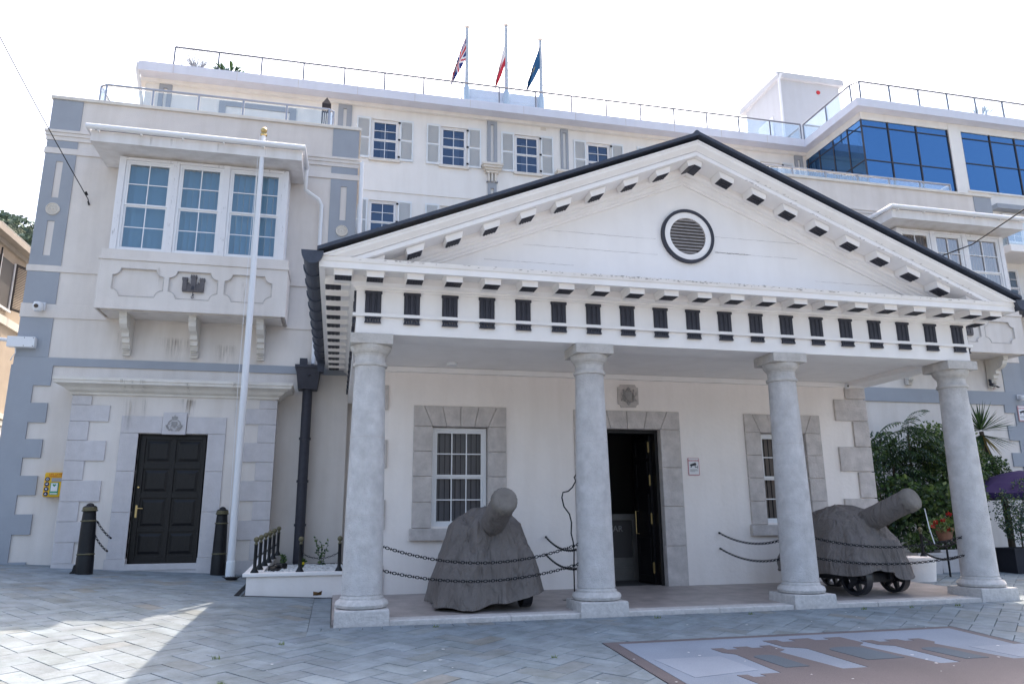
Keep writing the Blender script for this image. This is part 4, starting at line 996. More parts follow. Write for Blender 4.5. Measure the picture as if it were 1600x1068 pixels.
for x_ in (6.25,11.6): 
    m=MB().box(x_-.1,x_+.1,RY-.01,RY-.001,14.82,14.96)
    for i in range(4): m.box(x_-.08+i*.045,x_-.055+i*.045,RY-.016,RY-.01,14.84,14.94)
    m.build('wall_vent','cream',RB)
m=MB(); 
prof_=[(RY,15.20),(RY-.10,15.22),(RY-.13,15.36),(RY-.50,15.40),(RY-.50,15.44)]
m.box(-7.1,16.9,RY-.14,RY+.3,14.94,15.059)
m.build('eaves_moulding','rearw',RB)
m=MB().box(-7.02,16.9,RY-.55,RY+8,15.06,15.36).box(-6.95,16.9,RY-.48,RY+8,15.362,15.42)
eo=m.build('eaves','fascia',RB)
m=MB()
x_=-6
while x_<16.5: m.box(x_-.006,x_+.006,RY-.556,RY-.551,15.06,15.36); x_+=1.9
m.build('fascia_joints','stone',eo)
railing(RB,[(-6.1,15.5,15.42),(-6.1,12.82,15.42),(16.65,12.82,15.42)],.81,19,.034,.030,rm='raild')
m=MB().tube([(-7.07,RY-.4,15.36),(-7.07,RY-.4,15.1),(-7.0,RY+.1,14.4),(-7.0,RY+.3,14.0),(-7.0,RY+.3,11)],.06,8); m.build('rainwater_pipe','plastic',RB,smooth=True)
# plinth for the flags
fp=MB().box(3.70,6.6,14.3,16.0,15.42,16.99); fp.box(3.68,6.62,14.28,16.02,16.62,16.66)
fp.build('flag_plinth','fascia',RB)
# stair housing on the roof
SH=thing('stair_housing','small white rooftop stair housing with a louvred door and a red alarm','roof housing',(18.6,16,15.42),world=True)
wb=MB(); wb.box(17.15,20.0,14.5,17.2,15.42,19.35); wb.build('wall','stairw',SH)
wb=MB().box(17.0,20.15,14.35,17.5,19.352,19.62); wb.build('roof_slab','stairw',SH)
d_=MB().box(17.11,17.149,15.2,16.3,15.9,18.0); d_.build('door','wframe',SH)
d2=MB()
for i in range(30): d2.box(17.09,17.11,15.26,16.24,15.95+i*.067,15.985+i*.067)
d2.build('door_louvres','shutter',SH)
MB().cyl((18.95,14.47,18.95),(18.95,14.499,18.95),.09,n=16).build('alarm_sounder','red',SH)
MB().tube([(17.1,14.3,19.5),(17.06,14.42,19.3),(17.06,14.45,16)],.055,8).build('rainwater_pipe','plastic',SH,smooth=True)
MB().tube([(17.0,17.4,19.66),(17.0,14.4,19.58)],.06,8).build('gutter','plastic',SH)
ac=thing('air_unit','small white air-conditioning box on the roof behind the glass railing','air conditioner',(17.9,13.7,15.42))
MB().box(-.35,.35,-.2,.2,.0,.5).build('casing','plastic',ac,bevel=.01); MB().lathe([(.18,0),(.18,.01)],(0,-.205,.25),20,(0,-1,0)).build('fan_grille','shutter',ac)
# ------------------------------------------------------------------ blue glass storey on the right
GB=thing('glass_storey','set-back top storey of blue mirrored glass above the right wing','building',(21,12,0),world=True)
GX,GY=16.85,9.8
m=MB().box(GX,20.45,GY+.25,GY+.35,10.3,11.75).box(GX+.0,GX+.12,GY,RY,10.3,11.75)
m.box(GX+.12,20.46,GY,GY+.25,10.3,11.72)
m.box(20.46,20.98,GY-.02,GY+.3,10.3,15.05).box(20.98,29,GY,GY+.3,9.0,12.42).box(20.9,29,GY-.08,GY+.3,12.421,12.47)
m.box(GX+.01,29,GY,GY+.4,14.80,15.06).box(GX,GX+.4,GY+.4,RY,14.80,15.06)
m.box(18.36,29,GY+.01,GY+.28,4,9.0)
m.build('wall','rearw',GB)
m=MB().box(GX+.03,20.46,GY+.05,GY+.09,11.722,14.8).box(GX+.03,GX+.07,GY+.09,RY,11.75,14.8).box(20.98,29,GY+.05,GY+.09,12.47,14.8)
m.build('glass_wall','bluegl',GB)
m=MB()
for x_ in (GX+.0,17.93,19.1,20.42,20.99,22.25,23.35,24.5,25.7): m.box(x_,x_+.045,GY+.02,GY+.06,11.73 if x_<20.9 else 12.48,14.795)
m.box(GX+.04,20.46,GY+.03,GY+.055,13.24,13.275).box(GX+.04,20.46,GY+.03,GY+.055,14.53,14.565).box(21.03,29,GY+.03,GY+.055,13.55,13.585).box(21.03,29,GY+.03,GY+.055,14.53,14.565)
for y_ in (10.55,11.35,12.15,12.85): m.box(GX+.01,GX+.04,y_,y_+.045,11.76,14.795)
m.box(GX+.015,GX+.04,GY+.06,RY,13.24,13.275).box(GX+.015,GX+.04,GY+.06,RY,14.53,14.565)
m.build('mullions','darktrim',GB)
m=MB().box(GX-.35,29,GY-.35,GY+6,15.062,15.36).box(GX-.28,29,GY-.28,GY+5.9,15.362,15.42)
m.build('eaves','fascia',GB)
railing(GB,[(16.70,12.7,15.42),(16.70,9.95,15.42),(16.85,9.66,15.42),(29,9.66,15.42)],.74,13,.034,.030,rm='raild')
for (x_,z_) in ((22.15,11.0),): 
    sash_window(GB,x_,x_+.8,10.6,11.7,GY-.08,2,4,'rgl',None); B(x_-.4,x_+1.3,GY-.3,GY-.001,11.78,11.95).build('canopy_ledge','blue',GB)
# balcony further right
BB=thing('balcony_building','white neighbouring facade with a glass balcony at the right edge','building',(21.5,8,0),world=True)
m=MB().box(19.7,27,8.3,8.6,0,9.6); m.build('wall','rearw',BB)
m=MB().box(19.5,27,7.3,8.3,9.2,9.42); m.build('balcony_slab','white',BB)
railing(BB,[(19.55,8.2,9.42),(19.55,7.4,9.42),(26,7.4,9.42)],.9,8)
m=MB().box(19.2,27,7.0,8.29,7.4,7.5); m.build('canopy_roof','slate',BB); MB().tube([(19.2,6.95,7.45),(27,6.95,7.45)],.06,8).build('gutter','plastic',BB)
sash_window(BB,19.95,20.7,7.7,9.0,8.25,2,4,'rgl',None)
m=MB().box(19.72,20.5,8.27,8.299,0,6.5); m.build('blue_pilaster','blue',BB)
# ------------------------------------------------------------------ tan building far left
TB=thing('tan_building','tan building with brown louvred shutters down the street at the left edge','building',(-12,18,0),world=True)
m=MB().box(-17,-11,8,30,0,10.0); m.build('wall','tan',TB)
m=MB().box(-17.2,-10.65,7.7,30.3,10.0,10.2).box(-17,-10.9,8,30,9.85,10.0); m.build('eaves','roofedge',TB)
m=MB(); m.add([(-17.2,7.7,10.2),(-10.65,7.7,10.2),(-10.65,30.3,10.2),(-17.2,30.3,10.2),(-14,10,11.2),(-14,28,11.2)],[(0,1,4),(1,2,5,4),(2,3,5),(3,0,4,5)]); m.build('roof','roofedge',TB)
m=MB().box(-11,-10.93,8,30,7.46,7.72).box(-11,-10.90,8,30,4.55,4.72).box(-11,-10.93,8,30,4.35,4.5); m.build('string_course','cream',TB)
m=MB().box(-11,-10.975,8,30,0,4.3); m.build('ground_floor','rearw',TB)
for yc in (11.0,15.35,20.5,25.0):
    m=MB().box(-11,-10.96,yc-.5,yc+.55,8.0,9.5); wo_=m.build('window','dark',TB)
    MB().box(-10.96,-10.92,yc-.55,yc-.47,7.97,9.55).box(-10.96,-10.92,yc+.5,yc+.58,7.97,9.55).box(-10.96,-10.90,yc-.6,yc+.62,7.90,7.97).build('frame','wframe',wo_)
    for s_ in (-1,1):
        T=Matrix.Translation((-10.92,yc+s_*.56,0))@Matrix.Rotation(R(90-s_*22),4,'Z')
        m=MB(T); u0,u1=(0,.58) if s_>0 else (-.58,0)
        m.box(u0,u0+.06,-.02,.02,8.0,9.55).box(u1-.06,u1,-.02,.02,8.0,9.55).box(u0,u1,-.018,.018,8.0,8.07).box(u0,u1,-.018,.018,9.48,9.55)
        for i in range(26): m.add([(u0+.05,-.018,8.08+i*.054),(u1-.05,-.018,8.08+i*.054),(u1-.05,.018,8.12+i*.054),(u0+.05,.018,8.12+i*.054)],[(0,1,2,3)])
        m.build('shutter','brownsh',TB)
wt=thing('white_house','small white house with a pale roof on the slope beyond the tan building','house',(-38,70,22),world=True)
MB().box(-42,-34,68,76,-1,30.3).build('wall','white',wt)
m=MB(); m.add([(-42.3,67.7,30.3),(-33.7,67.7,30.3),(-33.7,76.3,30.3),(-42.3,76.3,30.3),(-38,72,31.6)],[(0,1,4),(1,2,4),(2,3,4),(3,0,4)]); m.build('roof','rearw',wt)
MB().box(-38.3,-37.7,71.7,72.3,31.3,32.2).build('chimney','white',wt)
# hill
def rv_(r): return Vector((r.gauss(0,1),r.gauss(0,1),r.gauss(0,1))).normalized()
hm=MB(); nx,ny=110,60; vs=[]
for i in range(nx):
    for j in range(ny):
        x=-300+i*3.0; y=150+j*4.0
        ridge=106-max(0,(x+128))*.25-max(0,-(x+190))*.2
        t=min(1,j/27); z=max(-5,ridge*t**1.1-6)+noise.noise(Vector((x*.02,y*.02,3)))*12*t
        z+=abs(noise.noise(Vector((x*.13,y*.13,1))))*9*min(1,t*3)+abs(noise.noise(Vector((x*.31,y*.31,7))))*5*min(1,t*3)
        vs.append((x,y,z if x<-40 else min(z,-2)))
hm.add(vs,[(i*ny+j,(i+1)*ny+j,(i+1)*ny+j+1,i*ny+j+1) for i in range(nx-1) for j in range(ny-1)])
M['hill']=mat('hill_scrub',(.095,.125,.085),.95,var=.5,vscale=.35,col2=(.04,.065,.05),bump=1,bscale=1.5)
M['hill'].node_tree.nodes['Bump'].inputs['Distance'].default_value=1.5
hm.build('hill','hill',kind='structure')
fm_=MB(); rnd=random.Random(5)
for q in range(1900):
    x=rnd.uniform(-165,-72); j=rnd.uniform(8,40); y=150+j*4
    ridge=106-max(0,(x+128))*.25-max(0,-(x+190))*.2; t=min(1,j/27)
    i0=int((x+300)/3); z=vs[i0*ny+int(j)][2]; rr=rnd.uniform(1.0,2.4)
    for k_ in range(26):
        v=rv_(rnd); c_=Vector((x,y,z+.5*rr))+Vector((v.x*rr,v.y*rr,abs(v.z)*rr*.8)); a_=v.orthogonal().normalized()*rr*.36; b_=v.cross(a_).normalized()*rr*.30
        fm_.mi=rnd.choice([0,1,1]); fm_.add([c_-a_,c_-b_,c_+a_,c_+b_],[(0,1,2,3)])
M['ht1']=mat('hill_tree_dark',(.13,.18,.145),.95); M['ht2']=mat('hill_tree_light',(.20,.25,.18),.95)  # greens paled and blued, distance haze put into the colour
tag(fm_.build('hill_trees',['ht1','ht2']),'dense scrub and trees covering the far hillside at the left edge','scrub',kind='stuff')
# ------------------------------------------------------------------ big flagpole
fx,fy=-2.30,5.50; gz=GF(fx,fy)
fpz=thing('flagpole','tall plain white flagpole with a gold ball in front of the left wing','flagpole',(fx,fy,gz))
MB().lathe([(.074,0),(.072,.3),(.068,4),(.058,7),(.048,9.28-gz+.27)],(0,0,0),20).build('pole','plastic',fpz,smooth=True)
MB().lathe([(.085,0),(.085,.28),(.08,.30),(.074,.31)],(0,0,0),20).build('base_sleeve','steelgrey' if 'steelgrey' in M else 'shutter',fpz,smooth=True)
zt_=9.56-gz; MB().lathe([(.055,zt_-.02),(.075,zt_),(.075,zt_+.03),(.03,zt_+.05),(.03,zt_+.07)],(0,0,0),16).ball((0,0,zt_+.12),.070,16).build('finial','brass',fpz,smooth=True)
MB().tube([(-.07,-.03,zt_),(-.105,-.05,7),(-.12,-.06,4),(-.09,-.05,1.2)],.005,5).build('halyard','plastic',fpz)
sc_=thing('floodlight','low black ring of spikes on the paving at the foot of the flagpole','floodlight',(-2.22,5.12,GF(-2.22,5.12)+.005))
MB().lathe([(.10,0),(.11,.01),(.11,.04),(.09,.05),(.06,.05)],(0,0,0),20).build('ring','black',sc_,smooth=True)
m=MB()
for i in range(22):
    a=i*.2856; m.cyl((.10*math.cos(a),.10*math.sin(a),.02),(.18*math.cos(a+.15),.18*math.sin(a+.15),.06),.006,.002,6)
m.build('spikes','black',sc_)
# ------------------------------------------------------------------ bollards
def make_bollard():
    t=thing('bollard','black cannon-shaped bollard with gold rings left of the black door','bollard',group='cannon bollards by the door')
    MB().lathe([(.150,0),(.150,.02),(.146,.35),(.140,.38),(.135,.60),(.120,1.0),(.112,1.10),(.108,1.14),(.12,1.16),(.122,1.20),(.115,1.23),(.09,1.25)],(0,0,0),28).build('body','black',t,smooth=True)
    for z_,r in ((.40,.142),(.98,.128),(1.165,.125)): MB().torus((0,0,z_),r,.013,'z',28,8).build('ring','agedbrass',t,smooth=True)
    MB().lathe([(.118,1.17),(.122,1.18),(.122,1.215),(.105,1.235)],(0,0,0),28).build('collar','agedbrass',t,smooth=True)
    MB().ball((0,0,1.245),.072,16,.8).build('cap','black',t,smooth=True)
    m=MB(); m.prism([(.11,0),(.26,0),(.22,.10),(.19,.12),(.17,.22),(.13,.24)],1,-.05,.05); m.build('bracket','black',t,bevel=.006)
    return t
b0=make_bollard(); b0.location=(-4.80,5.35,.34); b0.rotation_euler=(R(1.2),R(1.5),R(185)); b0.scale=(1.0,1.0,1.02)
b1=copything(b0,(-2.58,5.90,GF(-2.58,5.9)),R(-5),'black cannon-shaped bollard with gold rings between the black door and the flagpole')
b1.rotation_euler=(0,0,R(-5)); b1.scale=(.92,.92,1.0)
# ------------------------------------------------------------------ chains
def link_chain(name,label,pts,grp,step=.052,spiky=True,r=.0085,parent=None):
    m=MB(); L=[0]
    for i in range(1,len(pts)): L.append(L[-1]+(Vector(pts[i])-Vector(pts[i-1])).length)
    def at(s):
        for i in range(1,len(pts)):
            if s<=L[i] or i==len(pts)-1:
                t=(s-L[i-1])/max(1e-6,L[i]-L[i-1]); return Vector(pts[i-1]).lerp(Vector(pts[i]),t), (Vector(pts[i])-Vector(pts[i-1])).normalized()
    n_=int(L[-1]/step)
    for k_ in range(n_):
        p,d=at((k_+.5)*L[-1]/n_); q=d.to_track_quat('X','Z').to_matrix().to_4x4(); T=Matrix.Translation(p)@q@Matrix.Rotation((math.pi/2 if k_%2 else 0)+.3,4,'X')
        if spiky and k_%2==0:
            m.T=T; m.ball((0,0,0),r*1.8,6)
            for j in range(6):
                a=j*math.pi/3; m.cyl((0,0,0),(random.uniform(-.004,.004),.024*math.cos(a),.024*math.sin(a)),r*.8,r*.2,4)
        else:
            m.T=T; m.torus((0,0,0),step*.34,r*.75,'z',10,4,1,1.55)
    m.T=None
    for e in (pts[0],pts[-1]): m.ball(e,.02 if spiky else .01,8)
    o=m.build(name,'black'); tag(o,label,'chain',grp); return o
def sag(a,b,s,n_=24):
    a=Vector(a);b=Vector(b); return [a.lerp(b,i/n_)-Vector((0,0,4*s*(i/n_)*(1-i/n_))) for i in range(n_+1)]
g_='spiked chains around the cannons'
link_chain('chain','upper spiked chain hanging across the left cannon between two columns',sag((.24,.33,.97),(3.03,.33,.96),.24),g_)
link_chain('chain','lower spiked chain hanging across the left cannon between two columns',sag((.24,.33,.66),(3.03,.33,.69),.19),g_)
link_chain('chain','upper spiked chain hanging across the right cannon between two columns',sag((6.78,.33,1.0),(9.58,.33,.97),.155),g_)
link_chain('chain','lower spiked chain hanging across the right cannon between two columns',sag((6.78,.33,.70),(9.60,.33,.69),.12),g_)
g2_='side chains from the wall to the columns'
link_chain('chain','upper chain running back from the second column to the white wall left of the doorway',sag((3.22,2.78,1.0),(3.20,.55,.93),.14),g2_)
link_chain('chain','lower chain running back from the second column to the white wall left of the doorway',sag((3.22,2.78,.70),(3.20,.55,.64),.12),g2_)
link_chain('chain','upper chain running from the white wall right of the doorway to the third column',sag((6.55,2.78,1.03),(6.52,.6,.98),.13),g2_)
link_chain('chain','lower chain running from the white wall right of the doorway to the third column',sag((6.55,2.78,.75),(6.52,.6,.70),.13),g2_)
link_chain('chain','upper chain running back from the fourth column towards the white garden planter',sag((9.84,.62,.97),(10.98,2.85,.95),.20),g2_)
link_chain('chain','lower chain running back from the fourth column towards the white garden planter',sag((9.84,.62,.69),(10.98,2.85,.62),.12),g2_)
link_chain('chain','short upper chain end hanging from the bollard left of the black door',sag((-4.68,5.38,1.32),(-4.56,5.9,1.02),.03,8),'chain ends on the door bollard')
link_chain('chain','short lower chain end hanging from the bollard left of the black door',sag((-4.70,5.38,1.08),(-4.60,5.9,.78),.03,8),'chain ends on the door bollard')
# ------------------------------------------------------------------ planter left of the first column
PZ=GF(-1,3)
pt=thing('planter','low white rendered planter bed left of the first column','planter',(-1.0,4.6,0),world=True)
CZ=lambda y: .50+.052*(y-3.08)
w0=MB().box(-1.74,-.22,3.0,3.16,-.05,.435)
w0.prism([(3.16,-.05),(3.16,.435),(6.5,.61),(6.5,-.05)],0,-1.74,-1.58)
w0.build('wall','render',pt)
MB().box(-1.80,-.20,2.95,3.22,.437,.495).prism([(3.22,.440),(3.22,.498),(6.5,.668),(6.5,.612)],0,-1.80,-1.50).build('coping','white',pt,bevel=.01)
B(-1.58,-.10,3.16,6.6,.0,.44).build('soil','soil',pt)
gm=MB()
ico=[(1,0,0),(-1,0,0),(0,1,0),(0,-1,0),(0,0,1),(0,0,-1)]; icf=[(0,2,4),(2,1,4),(1,3,4),(3,0,4),(2,0,5),(1,2,5),(3,1,5),(0,3,5)]
for i in range(4200):
    x=random.uniform(-1.5,-.22); y=3.24+2.2*random.random()**1.3; r=random.uniform(.010,.024); z=.45+random.uniform(0,.035)
    q=Matrix.Rotation(random.random()*6,3,(random.random(),random.random(),1))
    gm.add([Vector((x,y,z))+q@Vector((a*r*random.uniform(.7,1.3),b*r*random.uniform(.7,1.3),c*r*.8)) for a,b,c in ico],icf)
tag(gm.build('gravel','gravel'),'white pebbles covering the planter bed left of the first column','gravel',kind='stuff')
def make_post():
    t=thing('planter_post','','post')
    MB().lathe([(.075,0),(.075,.01),(.035,.085),(.031,.10),(.031,.48),(.034,.485),(.034,.50)],(0,0,0),16).build('shaft','black',t,smooth=True)
    MB().lathe([(.034,.50),(.036,.51),(.022,.53),(.022,.545)],(0,0,0),14).ball((0,0,.592),.052,14).build('ball','agedbrass',t,smooth=True)
    return t
pp0=make_post(); ordn=['nearest','second','third','fourth','fifth','farthest']
ys_=[3.08,3.56,4.10,4.62,5.2,5.9]
for i,y in enumerate(ys_):
    t=pp0 if i==0 else copything(pp0,(0,0,0))
    t.location=(-1.63+.03*i,y,CZ(y)-.004); t.scale=(.88,.88,.88); t['label']=ordn[i]+' of the six black posts with gold balls along the left side of the planter'; t['group']='black posts on the planter'
for x,l in ((-.92,'black post with a gold ball midway along the front edge of the planter'),(-.29,'black post with a gold ball at the front of the planter beside the first column')):
    t=copything(pp0,(x,3.08,.494),0,l)
link_chain('chain','thin black chain sagging along the front of the planter between its posts',sag((-.92,3.08,.80),(-.29,3.08,.80),.10,12),'thin planter chains',.04,False,.005)
pts=[]
for i in range(5): pts+=sag((-1.63+.03*i,ys_[i],.82+.05*(ys_[i]-3)),(-1.60+.03*i,ys_[i+1],.82+.05*(ys_[i+1]-3)),.10,10)[:-1]
link_chain('chain','thin black chain linking the row of posts along the left side of the planter',pts,'thin planter chains',.045,False,.005)
sp_=thing('spotlight','small black spotlight lying in the white gravel','spotlight',(-1.36,3.62,.48),R(20))
MB().box(-.10,.10,-.05,.05,.0,.09).build('housing','black',sp_,bevel=.01); MB().box(-.085,.085,-.056,-.05,.01,.08).build('front_glass','lens',sp_); MB().cyl((0,0,0),(0,.0,-.03),.012).build('stem','black',sp_)
sp2=copything(sp_,(-1.28,4.2,.49),R(-50),'small black spotlight tilted in the gravel further back')
lf_=MB(); lf_.T=Matrix.Translation((-.62,2.84,.15))@Matrix.Rotation(R(50),4,'X')
lf_.add([(-.06,0,-.02),(0,.02,-.05),(.07,0,-.01),(.08,.03,.06),(.02,-.02,.09),(-.06,.02,.06)],[(0,1,4),(1,2,3,4),(0,4,5)]); lf_.T=None
M['deadleaf']=mat('dead_leaf',(.28,.15,.06),.8,var=.3,vscale=20)
tag(lf_.build('fallen_leaf','deadleaf'),'curled brown leaf fallen at the foot of the planter wall','leaf')
# ------------------------------------------------------------------ plants
def leaf(m,p,d,up_,l,w2,mi,bend=.3,cr=0):
    d=d.normalized(); s=d.cross(up_); 
    if s.length<1e-4: s=Vector((1,0,0))
    s=s.normalized()*w2; n_=s.cross(d).normalized()
    m.mi=mi; m.add([p,p+d*l*.45+s+n_*bend*l*.1,p+d*l-n_*bend*l*.25,p+d*l*.45-s+n_*bend*l*.1],[(0,1,2,3)])
def rv(): return Vector((random.gauss(0,1),random.gauss(0,1),random.gauss(0,1))).normalized()
def cloud(m,c,rad,n_,l,w2,mis,outer=.55):
    c=Vector(c)
    for i in range(n_):
        v=rv(); k_=outer+(1-outer)*random.random()**.6 if random.random()<.75 else random.random()
        p=c+Vector((v.x*rad[0],v.y*rad[1],v.z*rad[2]))*k_
        d=(v*.6+rv()*.8+Vector((0,0,-.25))); leaf(m,p,d,rv(),l*random.uniform(.6,1.3),w2*random.uniform(.7,1.2),random.choice(mis))
def tree(name,label,cat,base,trunk,clumps,n_,l,w2,mats,mis,group=None,branches=True,tr=.05):
    t=thing(name,label,cat,base,group=group,world=True)
    m=MB(); top=Vector(trunk[-1]); m.tube(trunk,[tr*(1-.5*i/(len(trunk)-1)) for i in range(len(trunk))],8)
    for c,r in clumps:
        a=Vector(trunk[max(1,len(trunk)//2)]).lerp(top,random.random()); b=Vector(c)
        m.tube([a,a.lerp(b,.5)+rv()*.06,b],[tr*.45,tr*.3,tr*.12],6)
        for k_ in range(5):
            e=b+Vector((random.uniform(-1,1)*r[0],random.uniform(-1,1)*r[1],random.uniform(-1,1)*r[2]))*.8; m.tube([b,e],[tr*.12,tr*.05],4)
    m.build('trunk','bark',t)
    f=MB(); tv=sum(r[0]*r[1]*r[2] for c,r in clumps)
    for c,r in clumps: cloud(f,c,r,int(n_*(r[0]*r[1]*r[2])/tv),l,w2,mis)
    f.build('crown',mats,t); return t
# feathery compound-leaf tree behind the portico's right corner
def feather_tree():
    t=thing('feathery_tree','dark tree with feathery drooping fronds against the right wing beside the guardhouse corner','tree',(12.6,4.9,.1),world=True)
    m=MB(); tops=[]
    st=[[(12.75,4.9,0),(12.8,4.9,1.4),(12.72,4.85,2.6),(12.7,4.8,3.2)],[(12.3,5.1,0),(12.25,5.1,1.2),(12.35,5.0,2.3),(12.4,5.0,2.9)],[(13.1,5.1,0),(13.15,5.1,1.5),(13.3,5.1,2.6)]]
    for s_ in st: m.tube(s_,[.045,.035,.028,.02][:len(s_)],7); tops.append(Vector(s_[-1])); tops.append(Vector(s_[-2]))
    m.build('trunk','bark',t); f=MB()
    for tp_ in tops:
        for k_ in range(20):
            a=random.random()*6.28; el=random.uniform(-.2,.75); L_=random.uniform(.6,1.0); d=Vector((math.cos(a)*math.cos(el),math.sin(a)*math.cos(el)*.7,math.sin(el)))
            p=tp_+Vector((0,0,random.uniform(-.35,.25))); pts=[p]
            for q in range(10): d=(d+Vector((0,0,-.11))).normalized(); pts.append(pts[-1]+d*L_/10)
            f.mi=0; f.tube(pts,.005,3)
            sd_=d.cross(Vector((0,0,1))).normalized()
            for q in range(2,11):
                for s_ in (-1,1):
                    ll=.20*(1-abs(q-5)/9); dd=(pts[q]-pts[q-1]).normalized()*.6+sd_*s_+Vector((0,0,-.35)); 
                    leaf(f,pts[q],dd,Vector((0,0,1)),ll,.020,random.choice([0,0,1,2]),.6)
                    leaf(f,pts[q]+dd*ll*.5,dd+Vector((0,0,-.3)),Vector((0,0,1)),ll*.6,.018,random.choice([0,1,2]),.6)
    f.build('crown',['lf1','lf4','lf2'],t)
feather_tree()
tree('ficus_bush','dense light-green small-leaved bush left of the fourth column','bush',(13.7,4.9,.1),[(13.7,4.9,0),(13.75,4.9,1),(13.8,4.9,2.2)],
     [((13.4,4.9,2.9),(.55,.5,.6)),((13.95,4.8,2.9),(.55,.5,.65)),((13.7,4.7,2.2),(.7,.5,.6)),((14.25,4.8,2.3),(.45,.4,.6)),((13.35,4.8,1.7),(.4,.4,.5)),((13.9,4.7,1.6),(.55,.4,.5)),((13.1,4.9,2.5),(.35,.4,.4))],7500,.085,.026,['lf1','lf2','lf3'],[0,1,1,2,2])
tree('broadleaf_shrub','low dark broad-leaved shrub behind the right cannon muzzle','shrub',(13.0,4.0,.1),[(13.0,4.0,0),(13.0,4.0,.6),(13.05,4.0,1.2)],
     [((12.6,4.0,1.6),(.45,.4,.40)),((13.1,3.9,1.35),(.45,.4,.4)),((13.35,4.0,1.75),(.4,.35,.35)),((12.2,4.3,1.3),(.4,.4,.5)),((13.3,4.1,.9),(.4,.3,.35)),((12.0,4.4,1.9),(.35,.35,.3))],2600,.13,.045,['lf1','lf2','lf3','lf5'],[0,0,1,1,1,2,2,3] if False else [0,0,1,1,2])
tree('thin_shrub','thin twiggy shrub at the right corner stones of the guardhouse','shrub',(11.6,4.6,.1),[(11.6,4.6,0),(11.6,4.6,.8),(11.65,4.6,1.6)],
     [((11.6,4.6,1.9),(.35,.4,.35)),((11.9,4.7,1.3),(.35,.4,.4)),((11.5,4.7,2.5),(.3,.35,.4)),((11.9,4.8,2.9),(.35,.35,.3)),((11.6,4.6,.9),(.35,.35,.4))],2000,.11,.03,['lf1','lf4','lf2','lf5'],[0,0,1,2,2])
tree('round_tree','small round grey-green tree behind the fourth column below the yucca','tree',(14.7,5.3,.1),[(14.6,5.3,0),(14.75,5.3,.8),(14.55,5.25,1.5),(14.8,5.3,2.1)],
     [((14.75,5.2,2.5),(.55,.5,.40)),((15.2,5.1,2.45),(.40,.4,.30)),((14.5,5.2,2.1),(.5,.45,.4)),((15.5,5.1,2.25),(.25,.3,.2)),((14.6,5.2,2.9),(.35,.35,.35)),((14.9,5.2,1.95),(.35,.4,.3))],4800,.075,.024,['lf1','lf2','lf3'],[0,0,1,1,2],tr=.07)
tree('olive_shrub','loose blue-green shrub growing from the dark box planter by the parasol','shrub',(14.3,3.6,.1),[(14.2,3.6,.5),(14.2,3.6,.9),(14.3,3.6,1.4)],
     [((13.95,3.6,1.35),(.25,.3,.45)),((14.4,3.55,1.5),(.4,.3,.35)),((14.8,3.6,1.45),(.3,.3,.4)),((14.2,3.6,1.0),(.35,.3,.3)),((13.85,3.6,1.75),(.12,.15,.15)),((14.45,3.6,1.95),(.25,.2,.15))],3200,.05,.016,['lf4','lf1','lf3'],[0,0,0,1,2],tr=.02)
tree('bright_shrub','bright green leafy shrub in the right-hand dark planter','shrub',(14.85,3.3,.5),[(14.85,3.3,.5),(14.85,3.3,.7)],[((14.8,3.3,.85),(.3,.3,.22)),((15.1,3.3,.8),(.3,.3,.22))],700,.12,.035,['lf2','lf3'],[0,1,1],tr=.02)
# yucca
yc=thing('yucca','spiky yucca with a drooping skirt behind the fourth column','yucca',(15.6,5.6,.1),world=True)
MB().tube([(15.9,5.5,.1),(15.85,5.45,1.4),(15.65,5.35,2.4),(15.35,5.3,3.0),(15.30,5.3,3.35)],[.08,.075,.06,.055,.05],8).build('trunk','bark',yc)
f=MB(); c_=Vector((15.30,5.3,3.38))
for i in range(120):
    a=random.random()*6.283; el=math.asin(random.uniform(-.75,1)); d=Vector((math.cos(a)*math.cos(el),math.sin(a)*math.cos(el),math.sin(el)))
    l=random.uniform(.62,.85) if el>-.2 else random.uniform(.45,.65); s=d.cross(Vector((0,0,1))); s=(s.normalized() if s.length>.01 else Vector((1,0,0)))*.020
    p=c_+Vector((0,0,-.12 if el<0 else 0))+d*.03; dr_=Vector((0,0,-.06 if el>0 else -.22)); nn=s.cross(d).normalized()*.010
    f.mi=random.choice([0,0,1]) if el>-.45 else random.choice([0,2])
    f.add([p-s*.7,p+s*.7,p+d*l*.5+s+dr_*.4,p+d*l*.5-s+dr_*.4,p+d*l+dr_,p+d*l*.5-nn+dr_*.4],[(0,1,2,5),(0,5,3),(3,5,4),(5,2,4)])
f.build('leaves',['lf1','lf2','lf5'],yc)
# parasol
um=thing('parasol','purple garden parasol with white lettering among the plants at the right edge','parasol',(15.0,4.4,.1),world=True)
m=MB(); cx,cy,zc=15.30,4.4,2.33; n_=8; rr=1.45; vs=[(cx,cy,zc)]
rings=[(.35,.06),(.7,.17),(1.05,.32),(rr,.52),(rr+.01,.64)]
for r,dz in rings:
    for i in range(n_*4):
        a=2*math.pi*i/(n_*4)+.2; ph=(i%4)/4; sagf=1-.06*math.sin(math.pi*ph)*(r/rr); vs.append((cx+r*sagf*math.cos(a),cy+r*sagf*math.sin(a),zc-dz-(.03*math.sin(math.pi*ph) if r>1.4 else 0)))
N=n_*4
fs=[(0,1+i,1+(i+1)%N) for i in range(N)]+[(1+k_*N+i,1+(k_+1)*N+i,1+(k_+1)*N+(i+1)%N,1+k_*N+(i+1)%N) for k_ in range(4) for i in range(N)]
m.add(vs,fs); cn_=m.build('canopy','purple',um)
MB().cyl((cx,cy,.1),(cx,cy,2.2),.022).ball((cx,cy,2.27),.03).build('pole','brownsh',um); MB().lathe([(.28,.1),(.28,.16),(.05,.2)],(cx,cy,0),20).build('foot','black',um)
